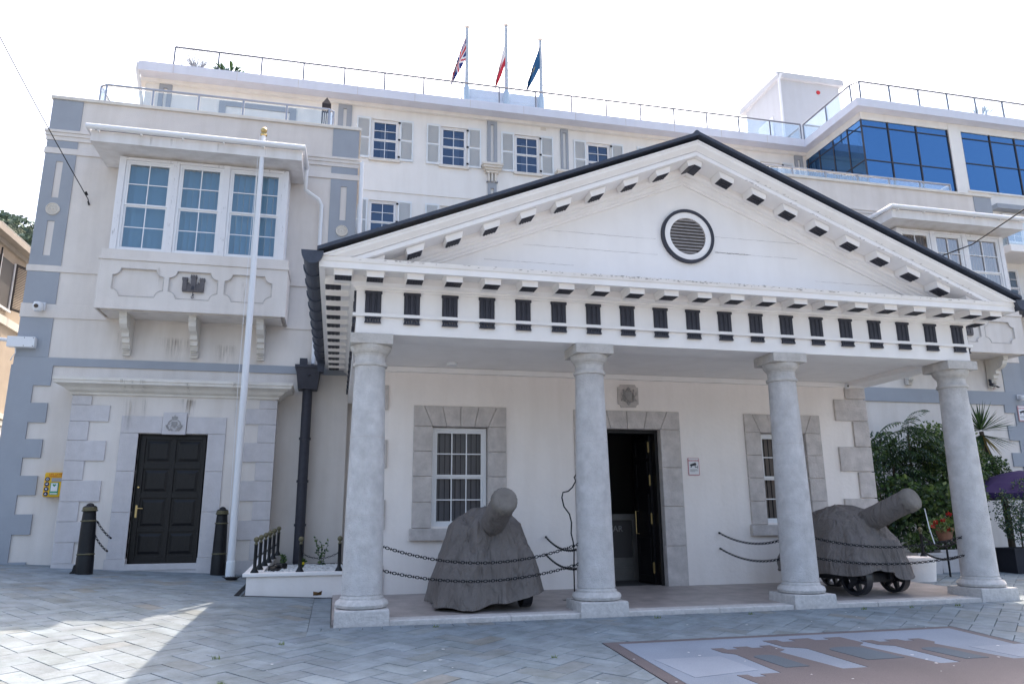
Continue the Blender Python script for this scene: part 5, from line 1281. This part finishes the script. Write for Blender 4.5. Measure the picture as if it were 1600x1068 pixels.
for a_,b_ in (('Ta',-1.62),):
    t=text('lettering',a_,.20,(cx-.05,cy-1.04,zc-.28),'signwhite',um,(R(68),0,R(-12)))
text('valance_lettering','ZERO',.085,(cx-.42,cy-1.41,zc-.60),'signwhite',um,(R(90),0,R(-14)))
# pots and planters
def boxplanter(label,x0,x1,y0,y1,z1,m_='planterdark',nm='planter_box',grp='dark box planters at the right'):
    t=thing(nm,label,'planter',((x0+x1)/2,(y0+y1)/2,GF(0,y0)),group=grp,world=True)
    m=MB(); zb=GF(0,y0)-.02
    m.add([(x0+.03,y0+.03,zb),(x1-.03,y0+.03,zb),(x1-.03,y1-.03,zb),(x0+.03,y1-.03,zb),(x0,y0,z1),(x1,y0,z1),(x1,y1,z1),(x0,y1,z1)],[(0,3,2,1),(0,1,5,4),(1,2,6,5),(2,3,7,6),(3,0,4,7)])
    m.build('box',m_,t); m=MB()
    m.box(x0-.02,x1+.02,y0-.02,y0+.03,z1,z1+.04).box(x0-.02,x1+.02,y1-.03,y1+.02,z1,z1+.04).box(x0-.02,x0+.03,y0+.03,y1-.03,z1,z1+.04).box(x1-.03,x1+.02,y0+.03,y1-.03,z1,z1+.04); m.build('rim',m_,t)
    B(x0+.031,x1-.031,y0+.031,y1-.031,z1-.05,z1-.01).build('soil','soil',t); return t
boxplanter('wide dark box planter holding the blue-green shrub',13.65,14.45,3.3,3.9,.58)
boxplanter('dark box planter at the right edge holding the bright green shrub',14.55,15.3,3.1,3.7,.66)
boxplanter('pale square stone planter left of the fourth column',12.35,13.0,3.9,4.4,.55,'palestone','stone_planter','stone planters in the garden')
boxplanter('pale stone planter half hidden behind the white planter',11.6,12.2,3.7,4.2,.50,'palestone','stone_planter','stone planters in the garden')
boxplanter('long reddish brick planter behind the right cannon',10.7,11.5,4.3,4.8,.75,'terracotta','brick_planter','stone planters in the garden')
for (x,y,z) in ((12.65,4.15,.6),(11.9,3.95,.55),(11.1,4.55,.8)):
    pass
wp=thing('white_planter','low white rounded planter carrying a black post right of the cannon','planter',(10.75,2.75,.08),world=True)
MB().lathe([(.36,-.01),(.40,.36),(.42,.40),(.42,.44),(.36,.45)],(10.72,2.85,.08),32).build('body','render',wp,smooth=True)
copything(pp0,(10.98,2.85,.52),0,'black post with a gold ball standing on the white planter behind the right cannon')
# geranium
gt_=thing('flower_pot','terracotta pot of red geraniums beside the fourth column','flower pot',(11.9,3.1,.85),world=True)
MB().lathe([(.11,.80),(.17,1.02),(.185,1.02),(.185,1.07),(.16,1.07)],(11.82,3.15,0),20).build('pot','terracotta',gt_,smooth=True)
MB().cyl((11.82,3.15,.1),(11.82,3.15,.80),.02).lathe([(.15,.78),(.15,.80)],(11.82,3.15,0),16).build('stand','black',gt_)
f=MB(); cloud(f,(11.75,3.1,1.12),(.28,.22,.16),260,.07,.03,[0,1]); f.build('leaves',['lf2','lf3'],gt_)
for c_ in ((11.50,3.0,1.18),(11.65,2.95,1.22),(11.74,2.95,1.05),(11.85,3.0,1.33),(11.45,3.0,1.1)):
    f=MB(); cloud(f,c_,(.045,.045,.035),50,.028,.013,[0]); f.build('flower_head',['petal'],gt_)
for k_,(x,y,z,l) in enumerate(((10.6,4.0,.3,'low leafy plants behind the right cannon wheel'),(11.1,4.5,.85,'leafy plants growing in the brick planter'),(11.9,3.95,.6,'green plants in the stone planter behind the white planter'),(12.7,4.15,.65,'low green plants in the square stone planter'))):
    t=thing('leafy_plant',l,'plant',(x,y,z),world=True); f=MB(); cloud(f,(x,y,z+.15),(.35,.22,.22),420,.09,.03,[0,1,1,2]); f.build('leaves',['lf1','lf2','lf3'],t); MB().tube([(x,y,z-.15),(x,y,z+.15)],.012,5).build('stem','bark',t)
# planter bed plants
for (x,y,h,l) in ((-.62,5.0,.55,'small leafy weed with a tall stem in the planter bed'),(-.95,4.3,.22,'low plant with a yellow flower in the planter bed'),(-1.3,4.7,.25,'dark scrubby plant at the back of the planter bed')):
    t=thing('small_plant',l,'plant',(x,y,.45),group='small plants in the planter bed'); f=MB()
    for k_ in range(5):
        a=random.random()*6.28; tp=Vector((math.cos(a)*h*.25,math.sin(a)*h*.2,h*random.uniform(.6,1))); f.mi=0; f.tube([(0,0,0),tp*.5+Vector((.01,0,0)),tp],.004,4)
        for q in range(12):
            p=tp*(q/12+.08); leaf(f,p,rv()+Vector((0,0,.3)),rv(),.075,.024,random.choice([0,1,1,2]))
    f.build('leaves',['lf1','lf2','lf3'],t)
    if 'yellow' in l: MB().ball((.04,-.1,.12),.022,8).build('flower','yel',t)
# roof terrace plants
t=thing('roof_palm','small green palm behind the glass railing at the left roof corner','palm',(-4.45,13.0,15.42)); t.scale=(.8,.8,.85); f=MB()
for i in range(26):
    a=random.random()*6.28; el=random.uniform(.15,1.1); d=Vector((math.cos(a)*math.cos(el),math.sin(a)*math.cos(el),math.sin(el)))
    for q in range(7): leaf(f,d*.35,d+rv()*.35,Vector((0,0,1)),.42,.028,random.choice([0,1]))
f.build('fronds',['lf4','lf2'],t); MB().cyl((0,0,0),(0,0,.3),.05).build('trunk','bark',t)
t=thing('roof_grass','dry wispy plant in the left corner of the roof terrace','plant',(-5.45,13.0,15.42)); t.scale=(1.1,1.1,1.15); f=MB()
M['wisp']=mat('dry_wisp',(.30,.26,.25),.9)
for i in range(150):
    a=random.random()*6.28; d=Vector((math.cos(a)*.55,math.sin(a)*.4,1)).normalized()*random.uniform(.45,.75); f.tube([(0,0,0),d*.5+rv()*.03,d+rv()*.08],.004,3)
f.build('stems','wisp',t)
t=copything(t,(23.1,10.9,15.42),0,'dry wispy plant behind the glass railing above the blue glass')
t=thing('roof_palm','small palm behind the glass railing of the glass storey','palm',(22.6,10.3,15.42)); t.scale=(1,1,1); f=MB()
for i in range(18):
    a=random.random()*6.28; el=random.uniform(.2,1.2); d=Vector((math.cos(a)*math.cos(el),math.sin(a)*math.cos(el),math.sin(el)))
    for q in range(5): leaf(f,d*.3+Vector((0,0,.2)),d+rv()*.3,Vector((0,0,1)),.38,.022,random.choice([0,1]))
f.build('fronds',['lf4','wisp'],t); MB().cyl((0,0,0),(0,0,.45),.04).build('trunk','bark',t)
M['polegrey']=mat('grey_pole_paint',(.40,.46,.52),.5)
# ------------------------------------------------------------------ roof flags
def castle(u,v):   # small castle in unit box
    if not(0<u<1 and 0<v<1): return False
    if v<.45: return not(.42<u<.58 and v<.25)
    return (u<.28 or u>.72 or .40<u<.60) and (v<.85 or (int(u*14)%2==0))
def uj(u,v):
    x=(u-.5)*2; y=(v-.5)*2
    if abs(x)<.10 or abs(y)<.18: return 1
    if abs(x)<.17 or abs(y)<.30: return 2
    d=abs(abs(x)-abs(y))
    if d<.07: return 1
    if d<.22: return 2
    return 0
def flag(label,loc,fn,mats,h,wd,drop,lean=1):
    t=thing('flag',label,'flag',loc,group='flags on the roof'); m=MB(); nu,nv=26,44; vs=[]
    for j in range(nv+1):
        v=j/nv
        for i in range(nu+1):
            u=i/nu
            # hangs furled: fly end falls towards the foot of the hoist
            ax=-u*wd*(.46+.10*(1-v))-.05*math.sin(v*5)*u ; fold=.07*u*math.sin(u*9+v*2)+.04*math.sin(u*17+v*3)*u
            z=-(1-v)*h*(.72) - u*drop*(1.05+.15*v)
            vs.append((ax+.03*math.sin(v*8+u*5)*u,fold,z))
    fs=[];mi=[]
    for j in range(nv):
        for i in range(nu): fs.append((j*(nu+1)+i,j*(nu+1)+i+1,(j+1)*(nu+1)+i+1,(j+1)*(nu+1)+i)); mi.append(fn((i+.5)/nu,(j+.5)/nv))
    m.add(vs,fs); m.m=mi; m.build('cloth',mats,t,smooth=True)
    return t
def pole3(label,x,y,z0,z1):
    t=thing('roof_flagpole',label,'flagpole',(x,y,z0),group='white flagpoles on the roof')
    H_=z1-z0; MB().lathe([(.12,0),(.12,1.5),(.075,1.6),(.07,H_*.5),(.055,H_)],(0,0,0),14).build('pole','polegrey',t,smooth=True)
    MB().lathe([(.03,H_),(.03,H_+.03),(.10,H_+.05),(.10,H_+.08),(.02,H_+.11)],(0,0,0),14).build('finial','capstone',t,smooth=True)
    MB().torus((.10,-.02,H_-1.75),.17,.016,'y',20,5,1,.6).tube([(.05,-.04,H_-.1),(.07,-.05,1)],.008,4).build('halyard','stone',t)
    return t
pole3('left roof flagpole flying the red white and blue crossed flag',3.66,14.2,15.42,19.45)
pole3('middle roof flagpole flying the white and red flag',5.18,14.2,15.42,19.78)
pole3('right roof flagpole flying the blue flag',6.54,14.2,15.42,19.35)
flag('drooping blue flag with red and white crosses on the left roof pole',(3.62,14.15,19.15),uj,['flagblue','flagred','flagwhite'],1.45,1.0,1.2)
flag('drooping white and red flag with a red castle on the middle roof pole',(5.14,14.15,19.15),lambda u,v: 1 if (v<.33 or castle((u-.3)/.4,(v-.38)/.42)) else 0,['flagwhite','flagred'],1.45,.75,1.2)
flag('drooping blue flag with a gold emblem on the right roof pole',(6.50,14.15,19.10),lambda u,v: 1 if (((u-.5)**2/.03+(v-.5)**2/.02)<1 and int(u*30+v*20)%3) else 0,['flagteal','flaggold'],1.3,1.0,1.15)
# ------------------------------------------------------------------ cannons under canvas
def make_cannon(label,loc,rz):
    t=thing('cannon',label,'cannon',loc,rz,group='old cannons between the columns')
    # local: muzzle towards -Y, origin on the ground under the carriage centre
    el=R(22); d=Vector((0,-math.cos(el),math.sin(el))); p0=Vector((0,.1,.88))
    MB().lathe([(.02,-.75),(.07,-.72),(.05,-.66),(.16,-.62),(.17,-.3),(.165,.0),(.15,.4),(.13,.95),(.12,1.3),(.125,1.38),(.145,1.46),(.14,1.52),(.06,1.52),(.06,1.3)],p0,28,d).build('barrel','iron',t,smooth=True)
    for s_ in (-1,1):
        MB().prism([(-.70,.22),(1.0,.20),(1.0,.36),(.75,.38),(.75,.50),(.5,.52),(.5,.64),(.2,.68),(.2,.80),(-.35,.84),(-.52,.70),(-.62,.48),(-.70,.36)],0,s_*.25-.05,s_*.25+.05).build('carriage_cheek','iron',t,bevel=.008)
    MB().box(-.22,.22,-.6,-.5,.3,.6).box(-.22,.22,.5,.6,.25,.45).build('transom','iron',t)
    for y_,r in ((-.58,.245),(.62,.24)):
        MB().cyl((-.52,y_,r),(.52,y_,r),.05,n=12).box(-.34,.34,y_-.06,y_+.06,r-.06,r+.08).build('axle','iron',t)
        for s_ in (-1,1):
            x_=s_*.465; m=MB().torus((x_,y_,r),r-.028,.028,'x',32,8,1.0)
            m=MB(); n_=36
            for i in range(n_):
                a=2*math.pi*i/n_; b_=2*math.pi*(i+1)/n_
                vs=[]
                for an in (a,b_):
                    for rr_,xx in ((r,-.07),(r,.07),(r-.045,.07),(r-.045,-.07)): vs.append((x_+xx,y_+rr_*math.cos(an),r+rr_*math.sin(an)))
                m.add(vs,[(0,4,5,1),(1,5,6,2),(2,6,7,3),(3,7,4,0)])
            wh=m.build('wheel','iron',t)
            m=MB().cyl((x_-.08,y_,r),(x_+.08,y_,r),.07,n=16)
            for i in range(6):
                a=math.pi*i/3+.3; T=Matrix.Translation((x_,y_,r))@Matrix.Rotation(a,4,'X'); m.T=T
                m.add([(-.03,.05,-.045),(.03,.05,-.045),(.03,.05,.045),(-.03,.05,.045),(-.03,r-.04,-.02),(.03,r-.04,-.02),(.03,r-.04,.02),(-.03,r-.04,.02)],[(0,1,5,4),(1,2,6,5),(2,3,7,6),(3,0,4,7)]); m.T=None
            m.build('spokes','iron',wh)
    return t
c1=make_cannon('old cannon pointing forwards under a grey cover between the first and second columns',(1.86,1.36,.085),0)
c2=copything(c1,(8.08,1.38,.085),R(15),'old cannon with black spoked wheels under a grey cover between the third and fourth columns')
def tarp(label,loc,rz,seed,hem,RX=1.0):
    """canvas draped over carriage and barrel; hem(a) -> hem height above the ground (local, -Y is front)"""
    rnd=random.Random(seed); T=Matrix.Translation(loc)@Matrix.Rotation(rz,4,'Z'); m=MB()
    ph=[rnd.random()*6.28 for _ in range(8)]
    N=220; K=70
    el=R(22); d=Vector((0,-math.cos(el),math.sin(el))); p0=Vector((0,.1,.88))
    creases=[(rnd.uniform(0,6.28),rnd.uniform(-1.2,1.2),rnd.uniform(.03,.07),rnd.uniform(.05,.11)) for _ in range(22)]
    def sup(a,e):
        c_,s_=math.cos(a),math.sin(a); k_=(abs(c_)**e+abs(s_)**e)**(-1/e); return c_*k_,s_*k_
    def W(t,tab):
        for q in range(len(tab)-1):
            if t<=tab[q+1][0]:
                u=(t-tab[q][0])/(tab[q+1][0]-tab[q][0]); u=u*u*(3-2*u)*.5+u*.5; return tab[q][1]+(tab[q+1][1]-tab[q][1])*u
        return tab[-1][1]
    vs=[]
    for j in range(K+1):
        t=j/K
        for i in range(N):
            a=2*math.pi*i/N; bx,by=sup(a,4.2-1.9*t)
            h0=hem(a)
            wx=W(t,[(0,.80),(.25,.775),(.5,.63),(.72,.52),(.84,.40),(.93,.22),(1,.0)])
            fy_=W(t,[(0,1.0),(.35,.93),(.72,.70),(.84,.52),(.93,.28),(1,.0)]); by_=W(t,[(0,.92),(.5,.88),(.74,.80),(.86,.66),(.94,.38),(1,.0)])
            zt=W(t,[(0,0),(.25,.34),(.5,.78),(.72,1.17),(.84,1.31),(.93,1.39),(1,1.42)])
            x=bx*wx*(1-(1-RX)*(1-t) if bx>0 else 1); y=by*(fy_ if by<0 else by_)+.05
            z=h0*(1-min(1,zt/1.2))+zt
            # ridge over the barrel falls to the back; sags between ridge and shoulders
            z*=1-.17*max(0,y)*min(1,zt/.8)
            sh=max(0,1-abs(abs(x)-.36)/.13)*(t>.70); z-=.035*sh
            amp=.045+.055*(1-t)**1.1 if t<.8 else .02
            u=(i/N*9.0+ph[0]+.25*math.sin(a*2+ph[1]))%1.0; tri=(1-abs(2*u-1))**1.6       # sharp box-like folds
            u2=(i/N*17.0+ph[2]+t*.4)%1.0; tri2=(1-abs(2*u2-1))**2.2
            f_=(tri-.4)*1.0+(tri2-.3)*.45+.35*math.sin(a*3+ph[3])
            cr=0
            for a0,sl_,w_,dp_ in creases:
                da=(a-a0-sl_*(t-.5)+math.pi)%(2*math.pi)-math.pi; cr-=dp_*.8*math.exp(-(da/w_)**2)*math.sin(math.pi*min(1,max(0,t)))**.6
            n2=noise.noise(Vector((bx*3+seed,by*3,t*4)))*.05+noise.noise(Vector((bx*8+seed,by*8,t*11)))*.012
            r=1+amp*f_+cr*(.55 if t<.85 else .1)+n2*(1-.5*t)
            z+=(n2*.7 if t>.45 else 0)+(cr*.12 if t>.5 else 0)+ (.012*math.sin(a*9+ph[4]) if t<.02 else 0)
            vs.append(T@Vector((x*r,y*r,max(z,.012))))
    fs=[(j*N+i,j*N+(i+1)%N,(j+1)*N+(i+1)%N,(j+1)*N+i) for j in range(K) for i in range(N)]
    m.add(vs,fs)
    # sleeve over the barrel
    ns,kk=48,26; v2=[]
    q3=d.to_track_quat('Z','Y').to_matrix()
    L0,L1=.22,1.62
    for j in range(kk+1):
        s=j/kk; c_=p0+d*(L0+(L1-L0)*s)
        r=.192-.018*s; r*= 1+.45*(1-min(1,s/.22))**2
        for i in range(ns):
            a=2*math.pi*i/ns; w_=1+.015*math.sin(a*3+s*7+ph[4])+.05*noise.noise(Vector((math.cos(a)*2,math.sin(a)*2,s*6+seed)))+.022*math.sin(a*2+s*16+ph[5])*(1-s)
            v2.append(T@(c_+q3@Vector((r*w_*math.cos(a),r*w_*math.sin(a),0))))
    m.add(v2,[(j*ns+i,j*ns+(i+1)%ns,(j+1)*ns+(i+1)%ns,(j+1)*ns+i) for j in range(kk) for i in range(ns)])
    o=m.build('canvas_cover','tarp',smooth=True); tag(o,label,'cover','grey canvas covers on the cannons')
    sm_=o.modifiers.new('thick','SOLIDIFY'); sm_.thickness=.006
    # separate muzzle cap with scalloped edge
    mc=MB(); rad=.178; c_=p0+d*L1; rings=[(0,.045),(.4,.044),(.75,.036),(.93,.018),(1.0,-.01),(1.045,-.05),(1.05,-.085)]
    v3=[]
    for r_,h_ in rings:
        for i in range(64):
            a=2*math.pi*i/64; sc_=.018*math.sin(a*11) if r_>=1.04 else 0; pk=1+.018*math.sin(a*22+ph[5])*(r_>.9)
            v3.append(T@(c_+q3@Vector((max(r_,1e-4)*rad*pk*math.cos(a),max(r_,1e-4)*rad*pk*math.sin(a),h_+sc_))))
    mc.add(v3,[(j*64+i,j*64+(i+1)%64,(j+1)*64+(i+1)%64,(j+1)*64+i) for j in range(len(rings)-1) for i in range(64)])
    mc.build('muzzle_cap','tarp2',o,smooth=True)
    return o
def hem1(a):
    x,y=math.cos(a),math.sin(a)
    return .015+.27*min(1,max(0,.62*x+.35))**1.5*(1 if y<.3 else .8)+.012*math.sin(a*7)
tarp('grey canvas cover draped over the left cannon, reaching the floor on its left',(1.86,1.36,.085),0,3,hem1,.90)
def hem2(a):
    x,y=math.cos(a),math.sin(a)
    return .32-.13*max(0,-y)*max(0,x)**.5+.10*max(0,1-abs(a-4.35)/.35)+.015*math.sin(a*11)
c2t=tarp('grey canvas cover draped over the right cannon, its wheels showing below',(8.08,1.38,.085),R(15),11,hem2)
m=MB().tube([(8.66,.05,1.42),(8.70,.05,1.12),(8.76,.05,.88)],.008,5); tag(m.build('tie_cord','signwhite'),'thin white cord hanging from the muzzle cover of the right cannon','cord')
# ------------------------------------------------------------------ wire silhouette behind column two
half=[(0,0.08),(0,.5),(.01,.80),(.0,.95),(-.03,1.08),(-.02,1.25),(-.05,1.38),(-.14,1.50),(-.17,1.64),(-.15,1.72),(-.06,1.74),(.01,1.80),(.07,1.90),(.045,1.96),(.10,2.03),(.16,2.10),(.24,2.12)]
cx_=3.56
pl=[(3.31+u,1.5,z) for u,z in half]; pr=[(2*cx_-x,y,z) for x,y,z in pl][::-1]
wsl=thing('wire_figure','black wire outline of a standing soldier behind the second column','sculpture',(cx_,1.5,.1),world=True)
MB().tube(pl+pr,.011,6).build('outline','black',wsl,smooth=True)
MB().tube([(3.40,1.5,.08),(3.42,1.5,.4),(3.44,1.5,.66),(3.56,1.5,.72),(3.68,1.5,.66),(3.70,1.5,.4),(3.72,1.5,.08)],.010,6).build('legs','black',wsl,smooth=True)
MB().box(3.10,4.0,1.40,1.6,.075,.088).build('foot_plate','black',wsl)
# ------------------------------------------------------------------ reception desk in the hall
dk=thing('reception_desk','dark reception desk with raised lettering just inside the open doorway','desk',(4.7,4.25,.12),world=True)
MB().box(3.85,5.5,4.26,4.7,.12,1.38).build('body','dark',dk)
MB().box(3.80,5.54,4.20,4.259,1.27,1.39).box(5.41,5.54,4.20,4.259,.12,1.27).box(3.80,3.93,4.20,4.259,.12,1.27).box(3.93,5.41,4.21,4.259,.12,.37).build('frame','wood',dk)
B(3.93,5.41,4.215,4.259,.372,.55).build('lower_panel','wood',dk)
text('lettering','GIBRALTAR',.165,(4.80,4.25,1.10),'blindg',dk,ext=.006)
hl_=thing('notice_paper','white notice fixed inside the dark hallway behind the desk','notice',(4.55,5.48,1.5)); MB().box(-.12,.12,-.01,.0,-.17,.17).build('sheet','blindg',hl_)
m=MB()
for i in range(6): m.box(-.09,.09,-.014,-.011,-.12+i*.045,-.11+i*.045)
m.build('printing','greytext',hl_)
# ------------------------------------------------------------------ wall sign by the doorway
sg=thing('camera_sign','small white and red security camera warning sign on the white wall right of the doorway','sign',(6.125,2.79,2.24))
MB().prism(notched(0,0,.10,.15,-.001) if False else [(-.115,-.15),(-.10,-.165),(.10,-.165),(.115,-.15),(.115,.15),(.10,.165),(-.10,.165),(-.115,.15)],1,-.006,.008).build('panel','signrim',sg)
MB().box(-.10,.10,-.009,-.006,-.145,.095).box(-.10,.10,-.009,-.006,.128,.156).build('face','signwhite',sg)
m=MB(); yy=-.011; m.prism([(-.085,.035),(.035,.075),(.055,.04),(.05,.025),(-.06,.005)],1,yy,-.009).box(.02,.032,yy,-.009,-.01,.03).box(.02,.07,yy,-.009,-.018,-.006).box(.07,.078,yy,-.009,-.035,.02).prism([(-.075,.0),(-.04,.006),(-.04,-.012),(-.065,-.016)],1,yy,-.009)
m.build('camera_symbol','darktrim',sg)
m=MB()
for i,(w_,z_) in enumerate(((.075,-.06),(.08,-.078),(.05,-.096))): m.box(-.08,-.08+2*w_,-.011,-.009,z_,z_+.008)
m.build('small_print','greytext',sg); m=MB()
for a_,b_ in ((-.08,-.05),(-.04,.03),(.045,.08)): m.box(a_,b_,-.0085,-.006,.106,.116)
m.box(-.045,.05,-.012,-.009,.136,.148)
m.build('heading','signwhite',sg)
s2=copything(sg,(18.15,6.64,4.05),0,'small camera warning sign on the blue quoins at the right edge'); s2.scale=(1.3,1,1.3)
# ------------------------------------------------------------------ defibrillator cabinet
ae=thing('defibrillator_cabinet','yellow defibrillator cabinet with round dark symbols on the wall left of the door block','cabinet',(-5.82,6.55,2.05))
MB().box(-.23,.23,-.06,.15,-.24,.24).build('case','yellow',ae,bevel=.03)
m=MB()
for i in range(4): m.lathe([(.042,0),(.042,.006)],(-.165,-.060,.105-i*.095),20,(0,-1,0))
so_=m.build('symbol_discs','navy',ae); m=MB()
for i,(s_) in enumerate(range(4)):
    z_=.105-i*.095
    if i==0: m.torus((-.165,-.068,z_),.016,.005,'y',14,5)
    elif i==1: m.box(-.185,-.147,-.07,-.066,z_-.01,z_+.01).box(-.155,-.145,-.07,-.066,z_+.0,z_+.018)
    elif i==2: m.prism([(-.165,z_-.02),(-.145,z_+.004),(-.150,z_+.016),(-.165,z_+.008),(-.180,z_+.016),(-.185,z_+.004)],1,-.07,-.066)
    else: m.box(-.188,-.148,-.07,-.066,z_-.016,z_-.004).ball((-.165,-.068,z_+.008),.009,6)
m.build('symbols','signwhite',ae)
MB().box(-.10,.05,-.068,-.061,-.20,.04).build('green_panel','green',ae); MB().box(-.085,.035,-.073,-.068,-.13,.03).box(-.09,.04,-.073,-.068,-.185,-.165).build('label','signwhite',ae)
MB().prism([(-.025,-.045),(-.06,-.005),(-.05,.012),(-.025,.0),(.0,.012),(.01,-.005)],1,-.077,-.073).build('heart','green',ae)
MB().box(-.09,.16,-.068,-.061,.06,.13).build('window','blindg',ae)
text('lettering','LIFE SAVING',.055,(-.0,-.062,.200),'redtxt',ae); text('lettering','DEFIBRILLATOR',.042,(-.0,-.062,.158),'redtxt',ae)
for o in (o for o in ae.children if o.name.startswith('lettering')): pass
# ------------------------------------------------------------------ cameras
def dome_cam(label,loc,rz,s=1):
    t=thing('security_camera',label,'security camera',loc,rz,group='white security cameras on the walls')
    MB().box(-.07*s,.07*s,-.03*s,.0,-.06*s,.08*s).box(-.03*s,.03*s,-.12*s,-.03*s,.02*s,.06*s).build('mount','plastic',t,bevel=.006)
    MB().lathe([(.02*s,.05*s),(.07*s,.04*s),(.085*s,-.02*s),(.085*s,-.06*s),(.06*s,-.11*s),(.02*s,-.12*s)],(0,-.14*s,0),20).build('housing','plastic',t,smooth=True)
    m=MB(); m.lathe([(.035*s,0),(.035*s,.01*s)],(0,-.222*s,-.04*s),16,(0,-1,-.2)); m.build('lens','lens',t); return t
dome_cam('white dome camera on the blue corner pilaster of the left wing',(-6.60,6.66,5.72),0,1.2)
dome_cam('small dome camera under the portico ceiling by the right corner stones',(9.57,2.78,3.88),R(-10),.6)
dome_cam('white camera on the blue band at the right edge of the right wing',(18.1,6.64,4.50),0,.9)
t=thing('dome_camera_on_arm','large white pan camera on a box and arm sticking out left of the blue corner','security camera',(-6.85,6.62,4.93)); t.scale=(.88,.88,.88)
MB().box(-.28,.30,-.10,.06,-.12,.13).build('junction_box','plastic',t,bevel=.008)
MB().box(.30,.302,-.1,.05,-.1,.1).build('edge','plastic',t)
m=MB()
for x,z in ((.08,-.09),(.08,.10),(.27,-.09),(.27,.10)): m.cyl((x,-.105,z),(x,-.10,z),.01,n=8)
m.build('screws','black',t)
MB().tube([(-.28,-.03,.04),(-.55,-.08,.06),(-.62,-.10,.04)],[.045,.04,.04],8).build('arm','plastic',t,smooth=True)
MB().lathe([(.03,.10),(.10,.06),(.15,-.05),(.155,-.15),(.13,-.20),(.13,-.26),(.10,-.34),(.03,-.38)],(-.66,-.12,.0),24).build('dome','plastic',t,smooth=True)
MB().ball((-.68,-.22,-.26),.085,16).build('lens','lens',t,smooth=True)
MB().tube([(-.12,0,-.12),(-.10,0,-.25),(-.16,.02,-.34),(-.2,.05,-.42)],.012,6).build('cable','plastic',t)
# ------------------------------------------------------------------ pigeon
pg=thing('pigeon','dark pigeon standing on the ledge under the bracket of the right bay','pigeon',(17.28,6.60,4.70),R(15))
m=MB(); m.lathe([(.001,-.17),(.02,-.14),(.035,-.08),(.07,0),(.075,.06),(.055,.12),(.035,.15),(.001,.17)],(0,0,.12),14,(-1,0,.15)); body=m
m.tube([(-.11,0,.15),(-.14,0,.20),(-.15,0,.235)],[.04,.032,.028],10); m.ball((-.155,0,.245),.033,10); m.add([(.12,-.04,.10),(.12,.04,.10),(.27,.03,.07),(.27,-.03,.07),(.12,0,.13)],[(0,1,2,3),(0,3,4),(1,4,2),(2,4,3)])
m.build('body','pigeon',pg,smooth=True); MB().cyl((0,.02,0),(0,.02,.07),.005,n=5).cyl((0,-.02,0),(0,-.02,.07),.005,n=5).build('legs','red',pg); MB().cyl((-.185,0,.245),(-.21,0,.238),.006,.001,5).build('beak','black',pg)
# ------------------------------------------------------------------ cables
CXE,CYE,CZE=-7.22,1.61,11.17
def cable(label,pts,r):
    m=MB().tube(pts,r,6); return tag(m.build('cable','black'),label,'cable')
def raypt(px,py,dist):
    d=fw+rt*((px-800)/F_PX)-upv*((py-534)/F_PX); return Mc.translation+d*dist
cable('thin black cable running from the left wing wall up to the left',[(-5.97,6.68,8.12),(-5.98,6.62,8.20)]+[(-5.98+(CXE-(-5.98))*i/12,6.62+(CYE-6.62)*i/12,8.20+(CZE-8.20)*i/12-.10*math.sin(math.pi*i/12)) for i in range(1,13)],.010)
m=MB().tube([(-5.97,6.70,8.10),(-5.97,6.62,8.14)],.02,6).cyl((-5.99,6.58,8.27),(-6.02,6.55,8.34),.022); tag(m.build('cable_hook','black'),'small iron hook holding the cable on the left wing wall','hook')
cable('black cable crossing in front of the right bay window',[(15.4,6.1,8.2),(15.2,4.6,8.05),(14.0,1.0,8.0),(12.5,-4,8.0)],.016)
# hidden root cleanup
bpy.context.view_layer.update()
